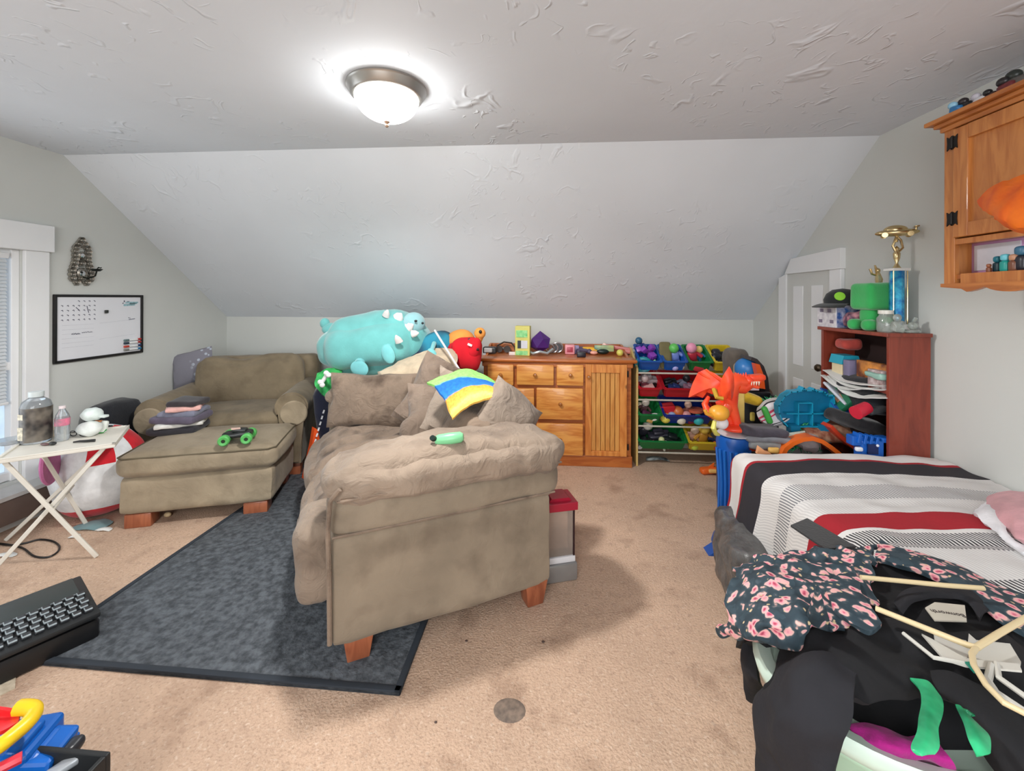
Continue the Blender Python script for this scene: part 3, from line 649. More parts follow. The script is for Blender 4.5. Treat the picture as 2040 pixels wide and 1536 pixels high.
m = MB(); m.lathe([(.001, 0), (.04, 0), (.06, .022), (.062, .026), (.058, .026), (.04, .006), (.001, .005)], n=26); m.out('bowl', clr, t)
# ================================================================ RED-WHITE BEAN BAG, DUFFEL
bb = Vector((-2.87, 2.53, .0)); bbm = fabric((226, 228, 230)); red = fabric((206, 24, 40))
t = thing('bean_bag', 'big round white and red panelled bean bag between ottoman and left wall', 'bean bag', bb, .0)
def sector(a0, a1, mat, name, z0=-1., z1=1., k=1.):
    m = MB()
    def fn(u, v):
        a = a0+(a1-a0)*u; s_ = z0+(z1-z0)*v; s_ = max(-.999, min(.999, s_)); cc = math.sqrt(1-s_*s_)**.75
        P = Vector((math.cos(a)*cc*.25*k, math.sin(a)*cc*.22*k, .285+.28*s_*k)); return P+mnoise.noise_vector(P*6)*.014
    m.grid(fn, 10, 16, .008); m.out(name, mat, t)
sector(-PI, -1.05, bbm, 'panel', -.7, .98); sector(-1.05, -.45, red, 'panel', .32, .98); sector(-1.05, .9, bbm, 'panel', -.7, .32); sector(-.45, .0, bbm, 'panel', .32, .98); sector(.0, .9, red, 'panel', .32, .98); sector(.9, PI, bbm, 'panel', -.7, .98)
sector(-PI, 0, red, 'bottom_panel', -.97, -.7); sector(0, PI, red, 'bottom_panel', -.97, -.7)
m = MB(); m.lathe([(.001, .0), (.07, .0), (.075, .01), (.07, .02), (.001, .024)], (0, 0, 0), (PI/2, 0, -1.2), 24, sy=1.6); one(m, 'pink_disc', fabric((196, 110, 160)), 'pink oval cushion leaning on the bean bag under the tray table', 'cushion', loc=(-2.93, 2.27, .3)); bpy.data.objects['pink_disc'].location = fy(104, 925, 2.26)
# black guitar-like case and clothes beside the armchair
t = thing('duffel_bag', 'long black duffel bag leaning on the left wall behind the bean bag', 'bag', (-3.09, 2.83, 0), .05)
blk = fabric((32, 34, 40)); m = MB(); m.rbox((0, 0, .33), (.18, .32, .64), .06, 8, nz=.015); m.out('body', blk, t)
m = MB(); m.tube([(-.02, -.165, .15), (.0, -.175, .3), (.02, -.17, .5)], .012, 6); m.out('strap', blk, t)
t = thing('striped_jacket', 'black jacket with white stripes heaped before the black duffel bag', 'jacket', Vector((-2.93, 2.71, 0)), .3)
m = MB(); m.rbox((0, -.06, .25), (.16, .12, .5), .055, 8, nz=.02); m.out('body', fabric((22, 26, 38)), t)
for k in range(5):
    m = MB(); m.box((-.07+k*.03, -.125, .45), (.01, .012, .06), rot=(0, .15, 0), bev=.003); m.out('stripe', fabric((224, 222, 222)), t)
# pillow and clothes on armchair / ottoman
m = MB(); m.pillow((0, 0, 0), .34, .3, .12, None, 14, .008); fp = M('floral_grey', (126, 124, 134), .9, bump=.3, bs=90); N, L, b = nodes(fp)
tcx = N.new('ShaderNodeTexCoord'); vv = N.new('ShaderNodeTexVoronoi'); vv.inputs['Scale'].default_value = 22; L.new(tcx.outputs['Object'], vv.inputs['Vector'])
sx_ = N.new('ShaderNodeSeparateXYZ'); L.new(tcx.outputs['Object'], sx_.inputs[0])
r1 = N.new('ShaderNodeMapRange'); r1.inputs[1].default_value = .34; r1.inputs[2].default_value = .26; L.new(vv.outputs['Distance'], r1.inputs[0])
r2 = N.new('ShaderNodeMapRange'); r2.inputs[1].default_value = 0; r2.inputs[2].default_value = .04; L.new(sx_.outputs['X'], r2.inputs[0])
mu = N.new('ShaderNodeMath'); mu.operation = 'MULTIPLY'; L.new(r1.outputs[0], mu.inputs[0]); L.new(r2.outputs[0], mu.inputs[1])
mx = N.new('ShaderNodeMix'); mx.data_type = 'RGBA'; L.new(mu.outputs[0], mx.inputs[0]); mx.inputs[6].default_value = rgb((126, 124, 134)); mx.inputs[7].default_value = rgb((176, 184, 196)); L.new(mx.outputs[2], b.inputs['Base Color'])
one(m, 'floral_pillow', fp, 'grey pillow with pale floral print behind the left armchair arm', 'pillow', loc=fy(385, 732, 3.5), rot=(1.35, -.25, .3))
cp = ow(.12, .46, .46)
cols = (((44, 42, 48), 'folded black shirt, lowest of the pile on the ottoman', .30, .24, .045), ((222, 220, 214), 'folded white shirt near the bottom of the clothes pile', .27, .22, .03), ((92, 84, 102), 'folded grey-mauve shirt in the middle of the clothes pile', .3, .24, .045),
        ((120, 122, 140), 'folded slate shirt under the top shirt of the pile', .24, .22, .035), ((228, 176, 168), 'folded pale pink shirt just below the top of the pile', .2, .2, .03), ((52, 46, 50), 'folded charcoal shirt on top of the pile on the ottoman', .19, .19, .035))
z = .457
for k, (c_, lb, w_, d_, h_) in enumerate(cols):
    m = MB(); m.rbox((0, 0, 0), (w_, d_, h_*1.15), h_*.5, 8, nz=.008, ns=9, seed=k*3.); q = Vector(cp); q.z = z+h_/2
    one(m, 'folded_shirt', fabric(c_), lb, 'shirt', 'clothes pile on the ottoman', loc=q+Vector((.012*k, .01*(k % 2), 0)), rot=(0, 0, .3+.25*math.sin(k*2.))); z += h_
# toy truck upside down on the ottoman
q = fz(474, 880, .466); t = thing('toy_truck', 'black toy monster truck with bright green wheels on the ottoman', 'toy', q, .42)
m = MB(); m.rbox((0, 0, .052), (.16, .09, .036), .014, 6, nz=.004, ns=20); m.box((.01, 0, .076), (.08, .06, .02), rot=(0, .1, 0), bev=.006); m.out('body', plastic((30, 34, 34)), t)
m = MB(); m.box((-.01, -.01, .089), (.05, .03, .006), rot=(0, .1, .3)); m.out('panel', plastic((226, 190, 176)), t)
for x in (-.062, .062):
    for y in (-.06, .06):
        m = MB(); m.lathe([(.012, -.02), (.026, -.022), (.033, -.014), (.033, .014), (.026, .022), (.012, .02), (.01, .0)], (x, y, .033), (PI/2, 0, 0), 18); w_ = m.out('wheel', plastic((88, 178, 92)), t)
        m = MB(); m.cyl((x, y-.016, .033), (x, y+.016, .033), .013, n=12); m.out('hub', plastic((24, 40, 26)), w_)
# ================================================================ between armchair and sofa
m = MB()
gs = [[fy(632, 742, 3.02), fy(650, 735, 3.1), fy(680, 738, 3.2)], [fy(628, 765, 2.98), fy(648, 764, 3.02), fy(668, 762, 3.1)], [fy(640, 788, 2.98), fy(650, 792, 3.0), fy(662, 790, 3.05)]]
m.patch(gs, 12, 12, .02, .012, 9); gm = M('green_spots', (70, 190, 100), .85, c2=(24, 120, 60), vs=18)
o_ = one(m, 'green_garment', gm, 'bright green spotted garment stuffed between armchair and sofa', 'garment')
m = MB(); m.tube([fy(640, 764, 2.93), fy(652, 745, 2.96)], .014, 8)
for q in ((638, 761), (642, 767), (650, 743), (655, 747)): m.ell(fy(q[0], q[1], 2.93), (.02, .012, .018), u=10, w=8)
m.out('bone_print', fabric((222, 224, 222)), o_)
t = thing('navy_bag', 'dark navy bag with a white dashed stripe wedged between armchair and sofa', 'bag', (-1.70, 3.3, 0), .4)
m = MB(); m.rbox((0, 0, .36), (.2, .26, .7), .07, 8, rot=(0, -.12, 0), nz=.014); m.out('body', fabric((26, 30, 52)), t)
for k in range(6):
    m = MB(); m.box((-.05+k*.0-.012*k, -.145+.004*k, .52-.045*k), (.012, .008, .026), rot=(0, .3, 0)); m.out('stripe_dash', fabric((226, 226, 230)), t)
q = fz(615, 930, .004); t = thing('orange_toy_part', 'bright orange angular plastic toy piece standing between armchair and sofa', 'toy', (-1.815, 3.17, 0), .9); t.scale = (.62, 1, 1.15)
m = MB(); m.prism([(-.10, 0), (.09, 0), (.11, .3), (.03, .34), (.0, .24), (-.05, .12)], .05, (0, 0, 0), (1, 0, 0), (0, 0, 1)); m.out('shell', plastic((240, 92, 40)), t, smooth=False)
m = MB(); m.prism([(.02, .12), (.06, .12), (.065, .2)], .012, (0, -.052, 0), (1, 0, 0), (0, 0, 1)); m.out('slot', plastic((70, 26, 14)), t, smooth=False)
# ================================================================ PLUSHES AND BLANKETS ON THE FAR END
tq = M('teal_plush', (108, 184, 182), .95, var=.08, vs=8, bump=.6, bs=160, sheen=.5)
PC = Vector((-1.37, 3.38, 1.02)); t = thing('whale_plush', 'huge turquoise plush animal with white spines on the far end of the sofa', 'plush toy', PC, rot=(0, -.12, .06))
m = MB(); m.rbox((0, 0, 0), (.80, .5, .43), .2, 18, bulge=.05, nz=.02, ns=4); m.out('body', tq, t)
m = MB(); m.rbox((.16, -.14, .0), (.4, .3, .3), .14, 10, nz=.01); 
m.b.clear(); m.ell((-.40, .0, .22), (.04, .035, .045)); m.ell((-.36, .0, .17), (.07, .05, .05)); m.out('tail', tq, t)
for px_, py_, w_, h_, r_ in ((707, 733, .07, .055, .5), (766, 712, .048, .07, -.2), (852, 722, .03, .04, -.5)):
    q = fy(px_, py_, 3.08)-PC; m = MB(); m.ell(q, (w_, .018, h_*1.1), rot=(.1, r_, 0)); m.cyl(q+Vector((0, .0, h_*.6)), q+Vector((.0, .12, h_*1.6)), w_*.5, w_*.6, 12); m.out('fin', M('teal_fin', (124, 204, 208), .9, sheen=.4), t)
wp = M('white_felt', (222, 218, 216), .9)
for k, (px_, py_, Y_, w_) in enumerate(((773, 632, 3.2, .03), (797, 640, 3.22, .045), (815, 662, 3.2, .04), (822, 677, 3.16, .03), (789, 688, 3.06, .03))):
    q = fy(px_, py_, Y_)-PC; m = MB(); m.lathe([(.001, -.02), (w_, -.015), (w_*.8, .02), (.006, .05), (.001, .052)], q, (.5, .6+.3*k if k < 4 else -.2, 0), 14, sy=.6); m.out('spine', wp, t)
m = MB(); m.ell(Vector(fy(826, 655, 3.28))-PC, (.09, .1, .09)); m.out('head', M('teal_plush2', (150, 200, 206), .95, sheen=.4), t)
m = MB(); m.ell(Vector(fy(829, 652, 3.17))-PC, (.012, .01, .009)); m.ell(Vector(fy(842, 658, 3.18))-PC, (.01, .008, .009)); m.out('eye', plastic((20, 20, 24)), t)
nvb = M('navy_teal_blanket', (34, 40, 62), .9, c2=(44, 140, 168), vs=7, bump=.4, bs=60, detail=1)
m = MB(); m.rbox((0, 0, 0), (.46, .42, .30), .12, 14, nz=.03, ns=4); one(m, 'folded_blanket', nvb, 'navy and teal blanket bunched under the turquoise plush', 'blanket', loc=(-.94, 3.44, .95), rot=(0, -.2, .1))
beb = fabric((196, 178, 152))
m = MB(); m.patch([[fy(755, 745, 3.0), fy(790, 728, 3.1), fy(830, 712, 3.15), fy(875, 698, 3.2), fy(905, 700, 3.25)], [fy(760, 752, 2.92), fy(795, 742, 3.0), fy(835, 730, 3.02), fy(880, 722, 3.05), fy(908, 722, 3.1)], [fy(770, 775, 2.92), fy(800, 768, 2.98), fy(840, 765, 2.98), fy(880, 760, 3.0), fy(905, 755, 3.05)]], 18, 24, .02, .018, 9)
one(m, 'beige_blanket', beb, 'light beige blanket draped over the far sofa corner', 'blanket')
m = MB(); a, b2 = fy(866, 658, 3.1), fy(906, 722, 2.95); m.cyl(a, b2+(b2-a)*.25, .008, n=10); one(m, 'white_stick', plastic((214, 212, 214)), 'thin white stick poking up beside the orange and red plush', 'stick')
# orange and red plush
t = thing('snail_plush', 'orange and red plush with a ball eye beside the dresser', 'plush toy', fy(930, 700, 3.3))
org = M('orange_plush', (228, 150, 70), .95, bump=.4, bs=160); rdp = M('red_plush', (206, 22, 38), .98, bump=.4, bs=160)
q0_ = fy(930, 700, 3.3); rel = lambda px, py, Y: fy(px, py, Y)-q0_
m = MB(); m.ell(rel(918, 680, 3.38), (.12, .1, .10), nz=.008); m.tube([rel(940, 690, 3.3), rel(952, 680, 3.28), rel(957, 668, 3.26)], .03, 10); m.ell(rel(956, 664, 3.26), (.045, .042, .045)); m.out('head', org, t)
m = MB(); m.ell(rel(957, 661, 3.215), (.012, .008, .014)); m.out('pupil', plastic((20, 16, 16)), t)
m = MB(); m.rbox(rel(930, 705, 3.28), (.24, .16, .26), .09, 10, nz=.014, ns=6); m.ell(rel(903, 700, 3.3), (.05, .05, .07)); m.ell(rel(945, 695, 3.24), (.05, .05, .09), rot=(0, .3, 0)); m.out('body', rdp, t)
m = MB(); m.tube([rel(920, 685, 3.27), rel(935, 676, 3.24), rel(948, 684, 3.24), rel(952, 698, 3.2)], .012, 8); m.out('mouth_trim', plastic((60, 24, 40)), t)
m = MB(); m.box(rel(936, 687, 3.18), (.035, .006, .016), rot=(0, .4, 0)); m.out('tag', M('white_tag', (230, 228, 228), .6), t)
m = MB(); m.rbox((0, 0, .33), (.26, .3, .66), .08, 8, nz=.02, ns=5); one(m, 'navy_bean_sack', fabric((30, 34, 60)), 'dark navy sack standing between the sofa back and the dresser', 'sack', loc=(-.64, 3.42, 0) if False else (-.69, 3.78, .0))
# ================================================================ ON THE DRESSER
TD = .898
def dt(px, py):
    q = fz(px, py+3.5, TD); Yc = min(max(q.y, 3.6), 3.9); q = fy(px, py, Yc); q.z = TD; return q
DRN = len(COL.objects)
q = dt(1042, 704); t = thing('green_box', 'tall yellow and green cardboard toy box standing on the dresser', 'box', q, -.1)
m = MB(); m.box((0, .0, .105), (.105, .07, .21), bev=.003); m.out('carton', M('yellow_card', (214, 206, 110), .5), t, smooth=False)
m = MB(); m.box((-.004, -.0365, .155), (.08, .003, .05)); m.box((-.004, -.0365, .02), (.085, .003, .03)); m.out('green_print', M('green_card', (92, 190, 110), .5, c2=(160, 220, 150), vs=40), t, smooth=False)
m = MB(); m.box((.014, -.037, .08), (.045, .003, .055)); m.out('window_film', M('box_window', (214, 218, 226), .2), t, smooth=False)
m = MB(); m.box((-.022, -.037, .08), (.024, .003, .055)); m.out('picture', M('dark_print', (40, 50, 60), .4), t, smooth=False)
q = dt(1076, 703); t = thing('purple_helmet', 'faceted glossy purple helmet-shaped toy beside the green box', 'toy', q)
m = MB(); r__ = bmesh.ops.create_icosphere(m.b, subdivisions=1, radius=1)
for v in r__['verts']: v.co = Vector((v.co.x*.082, v.co.y*.06, v.co.z*.07+.086+(.016 if v.co.z > .8 else 0)))
m.out('shell', M('purple_gloss', (74, 34, 112), .15), t, smooth=False)
m = MB(); m.tube([(-.085, -.03, .03), (-.05, -.06, .016), (0, -.066, .03), (.05, -.06, .018), (.09, -.03, .045)], .010, 8); m.out('trim', M('silver_plastic', (170, 180, 182), .25, .5), t)
q = dt(976, 702); t = thing('toy_camera', 'small grey and black toy camera at the left end of the dresser', 'toy', q)
m = MB(); m.rbox((0, 0, .03), (.1, .05, .05), .012, 6); m.out('body', plastic((40, 40, 42)), t); m = MB(); m.rbox((-.01, -.026, .032), (.06, .014, .034), .006, 5); m.ell((-.035, -.03, .0), (.016, .014, .012)); m.out('face', plastic((182, 182, 182)), t)
q = dt(1003, 698); t = thing('toy_binoculars', 'dark brown toy binoculars lying on the dresser top', 'toy', q)
for x in (-.03, .03):
    m = MB(); m.cyl((x, -.035, .03), (x, .035, .03), .026, .018, 16); m.out('tube', M('dark_brown', (52, 40, 34), .25), t)
m = MB(); m.box((0, 0, .03), (.03, .03, .02), bev=.004); m.tube([(-.05, .02, .05), (0, .04, .075), (.06, .02, .07), (.085, -.01, .045), (.09, -.03, .02)], .006, 6); m.out('strap', M('dark_brown', (52, 40, 34), .25), t)
q = dt(1108, 697); t = thing('toy_handcuffs', 'silver ringed toy handcuffs in the middle of the dresser', 'toy', q)
for k, (x, r_) in enumerate(((-.045, .03), (-.02, .032), (.012, .036))):
    m = MB(); m.tube([(x+r_*math.cos(a_), .01*k-.01, r_+.006+r_*math.sin(a_)) for a_ in [i*PI/9 for i in range(18)]], .006, 8, True); m.out('ring', M('chrome', (190, 188, 190), .2, .7), t)
m = MB(); m.cyl((.012, .0, .042), (.012, .02, .042), .028, n=20); m.out('disc', plastic((40, 42, 50)), t)
q = dt(1135, 702); t = thing('toy_oven', 'small pink square toy oven with a red centre on the dresser', 'toy', q)
m = MB(); m.box((0, 0, .035), (.07, .04, .07), bev=.006); m.out('case', plastic((230, 150, 160)), t); m = MB(); m.box((0, -.021, .035), (.042, .006, .036), bev=.002); m.out('front', plastic((176, 60, 80)), t)
m = MB(); m.rbox((0, 0, .02), (.09, .05, .04), .018, 6); m.ell((-.04, -.01, .02), (.022, .03, .02)); m.ell((.04, -.01, .02), (.022, .03, .02)); one(m, 'game_controller', plastic((84, 74, 100)), 'grey-purple game controller on the dresser right of the pink toy', 'controller', loc=dt(1163, 700)+Vector((0, .02, .012)), rot=(.5, 0, 0))
m = MB(); m.box((0, 0, .018), (.06, .03, .036), bev=.005); one(m, 'black_charger', plastic((26, 24, 36)), 'small black block in front of the grey-purple controller', 'block', loc=dt(1158, 708))
m = MB(); m.tube([(-.09, 0, .02), (-.04, .005, .03), (.02, 0, .03), (.09, -.01, .02)], .02, 10, rr=[.012, .02, .02, .01]); one(m, 'toy_banana', plastic((236, 180, 50)), 'yellow banana-shaped toy lying at the back of the dresser', 'toy', loc=dt(1174, 690))
t = thing('toy_blaster', 'small teal and yellow toy blaster near the right end of the dresser', 'toy', dt(1206, 702))
m = MB(); m.box((-.01, 0, .05), (.14, .03, .03), bev=.006); m.box((.0, 0, .03), (.12, .03, .02), bev=.005); m.out('barrel', M('teal_yellow', (60, 140, 140), .35, c2=(220, 214, 120), vs=9), t)
m = MB(); m.ell((-.02, -.014, .02), (.045, .02, .019)); m.out('grip', plastic((22, 40, 36)), t)
m = MB(); m.ell((0, 0, .024), (.024, .024, .024)); one(m, 'yellow_ball', plastic((216, 208, 100)), 'small pale yellow ball at the front right of the dresser', 'ball', loc=dt(1235, 706))
t = thing('toy_rifle', 'pinkish red toy gun lying across the right end of the dresser', 'toy', dt(1232, 692), -.25)
m = MB(); m.box((0, 0, .045), (.2, .024, .026), rot=(0, .12, 0), bev=.005); m.box((.05, 0, .02), (.09, .03, .03), bev=.005); m.out('stock', plastic((196, 110, 104)), t); m = MB(); m.ell((-.1, 0, .06), (.018, .014, .018)); m.out('muzzle', plastic((236, 200, 190)), t)
m = MB(); m.box((0, 0, .012), (.05, .03, .024), bev=.004); one(m, 'white_eraser', plastic((226, 214, 208)), 'small white block left of the green box on the dresser', 'block', loc=dt(1021, 704))
m = MB(); m.ell((0, 0, .014), (.028, .02, .014)); one(m, 'pink_pebble', plastic((236, 170, 150)), 'small peach rounded toy beside the controller on the dresser', 'toy', loc=dt(1183, 703))
m = MB(); m.box((0, 0, .03), (.04, .03, .06), bev=.004); one(m, 'lilac_pot', plastic((150, 140, 180)), 'small lilac and white box between pink toy and controller', 'box', loc=dt(1148, 698))
for o_ in [x for x in list(COL.objects)[DRN:] if x.parent is None]: o_.scale = (1.24,)*3
# ================================================================ TOY ORGANIZER
OX0, OX1, OY = .79, 1.63, 3.6
og = thing('toy_organizer', 'wooden toy bin rack with four tiers between dresser and right wall', 'rack', ((OX0+OX1)/2, OY, 0))
tan = wood('tan_board', (206, 176, 110), (190, 158, 92), 2, .5, False); whr = M('rail_white', (196, 190, 176), .4)
hw_ = (OX1-OX0)/2
for sx in (-1, 1):
    m = MB(); m.prism([(.0, 0), (.34, 0), (.34, .96), (.26, .96), (.0, .82)], .016, (sx*hw_-.008, 0, 0), (0, 1, 0), (0, 0, 1)); m.out('side_panel', tan, og, smooth=False)
tiers = (.79, .565, .345, .125)
for z in tiers:
    for (y, dz) in ((.012, -.012), (.26, .13)):
        m = MB(); m.cyl((-hw_, y, z+dz), (hw_, y, z+dz), .008, n=10); m.out('rail', whr, og)
BC = {'blue': (22, 84, 168), 'green': (24, 120, 60), 'yellow': (224, 196, 50), 'red': (186, 28, 40), 'navy': (28, 52, 140)}
def bin_(x0, x1, z, col, label):
    w_ = x1-x0; t = thing('toy_bin', label, 'bin', (x0+w_/2, OY+.02, z), rot=(.5, 0, 0), group='toy bins in the rack')
    h_ = .10; D_ = .26; a = w_/2; m = MB(); k = .012; th = .005
    def ring(ins, zz, e=0.): return [(-a+ins+e, 0+ins+e), (a-ins-e, 0+ins+e), (a-ins-e, D_-ins-e), (-a+ins+e, D_-ins-e)]
    rings = [(ring(.022, 0), 0), (ring(k, h_-.008), h_-.008), (ring(.0, 0), h_-.006), (ring(0., 0), h_), (ring(k, 0, th), h_), (ring(.022, 0, th), .006)]
    V = [[m.b.verts.new((x, y, zz)) for x, y in r_] for r_, zz in rings]
    for A, B in zip(V, V[1:]):
        for j in range(4): m.b.faces.new((A[j], A[(j+1) % 4], B[(j+1) % 4], B[j]))
    m.b.faces.new(V[0]); m.b.faces.new(V[-1]); bmesh.ops.bevel(m.b, geom=[e_ for e_ in m.b.edges if abs(e_.verts[0].co.z-e_.verts[1].co.z) > .003 or False], offset=.01, segments=2, affect='EDGES')
    m.out('tray', M('bin_plastic_'+col, BC[col], .3, var=.03), t, angle=.9)
    return t
bins = [(.795, .995, 0, 'blue', 'blue bin at the left of the top tier'), (1.0, 1.2, 0, 'blue', 'blue bin second from left on the top tier'), (1.205, 1.405, 0, 'green', 'green bin on the top tier'), (1.41, 1.615, 0, 'yellow', 'yellow bin at the right of the top tier'),
        (.795, .995, 1, 'red', 'small red bin on the second tier'), (1.0, 1.41, 1, 'red', 'wide red bin on the second tier'), (1.415, 1.615, 1, 'yellow', 'small yellow bin on the second tier'),
        (.795, .995, 2, 'green', 'small green bin on the third tier'), (1.0, 1.41, 2, 'navy', 'wide blue bin full of balls on the third tier'), (1.415, 1.615, 2, 'red', 'small red bin on the third tier'),
        (.795, 1.2, 3, 'green', 'wide green bin on the bottom tier'), (1.205, 1.615, 3, 'yellow', 'wide yellow bin on the bottom tier')]
for b_ in bins: bin_(b_[0], b_[1], tiers[b_[2]], b_[3], b_[4])
def bp(x, z, f=.45, h=.03):   # a point inside a tilted bin
    t_ = f*.26; return Vector((x, OY+.02+t_*math.cos(.5)-h*math.sin(.5), z+t_*math.sin(.5)+h*math.cos(.5)))
def small(kind, name, lab, cat, p, c, s=1., c2=None, rz=0.):
    s = s*1.3; m = MB(); mt_ = plastic(c); r = random.Random(hash_(lab))
    if kind == 'ball': m.ell((0, 0, 0), (.03*s,)*3, u=14, w=10)
    elif kind == 'fig':
        t = thing(name, lab, cat, p, rot=(.4, r.uniform(-.5, .5), rz), group='small toys in the bins')
        m.rbox((0, 0, 0), (.036*s, .024*s, .044*s), .012*s, 3); 
        for sx in (-1, 1): m.tube([(sx*.016*s, 0, .012*s), (sx*.034*s, -.008*s, -.006*s)], .007*s, 6); m.tube([(sx*.01*s, 0, -.02*s), (sx*.014*s, -.006*s, -.05*s)], .008*s, 6)
        m.out('body', mt_, t); m = MB(); m.ell((0, 0, .036*s), (.02*s, .019*s, .021*s), u=12, w=8); m.out('head', plastic(c2 or c), t); return
    elif kind == 'car':
        t = thing(name, lab, cat, p, rot=(.45, r.uniform(-.4, .4), rz), group='small toys in the bins')
        m.rbox((0, 0, 0), (.085*s, .04*s, .022*s), .008*s, 4); m.rbox((-.004*s, 0, .017*s), (.042*s, .034*s, .02*s), .008*s, 4); m.out('body', mt_, t)
        for x in (-.026*s, .026*s):
            for y in (-.02*s, .02*s): m = MB(); m.cyl((x, y-.005*s, -.01*s), (x, y+.005*s, -.01*s), .011*s, n=10); m.out('wheel', plastic(c2 or (24, 24, 26)), t)
        return
    elif kind == 'block': m.box((0, 0, 0), (.05*s, .034*s, .03*s), bev=.004)
    elif kind == 'disc': m.cyl((0, 0, -.008*s), (0, 0, .008*s), .042*s, n=20)
    elif kind == 'ring': m.tube([(.032*s*math.cos(i*PI/8), 0, .032*s*math.sin(i*PI/8)) for i in range(16)], .01*s, 8, True)
    elif kind == 'gem':
        for k in range(9): m.box((r.uniform(-.035, .035)*s, r.uniform(-.02, .02)*s, r.uniform(-.035, .035)*s), (.026*s,)*3, rot=(r.random()*3, r.random()*3, 0), bev=.002)
    elif kind == 'star': m.prism([((.04 if i % 2 == 0 else .018)*s*math.cos(i*PI/5), (.04 if i % 2 == 0 else .018)*s*math.sin(i*PI/5)) for i in range(10)], .014*s)
    elif kind == 'shoe': m.rbox((0, 0, 0), (.12*s, .05*s, .05*s), .022*s, 6, nz=.003); m.rbox((-.03*s, 0, .025*s), (.05*s, .045*s, .04*s), .018*s, 5)
    one(m, name, mt_, lab, cat, 'small toys in the bins', loc=p, rot=(r.uniform(0, .8), r.uniform(-.5, .5), rz))
def hash_(s_): return sum(ord(c_)*(i+7) for i, c_ in enumerate(s_)) % 99991
T0, T1, T2, T3 = tiers
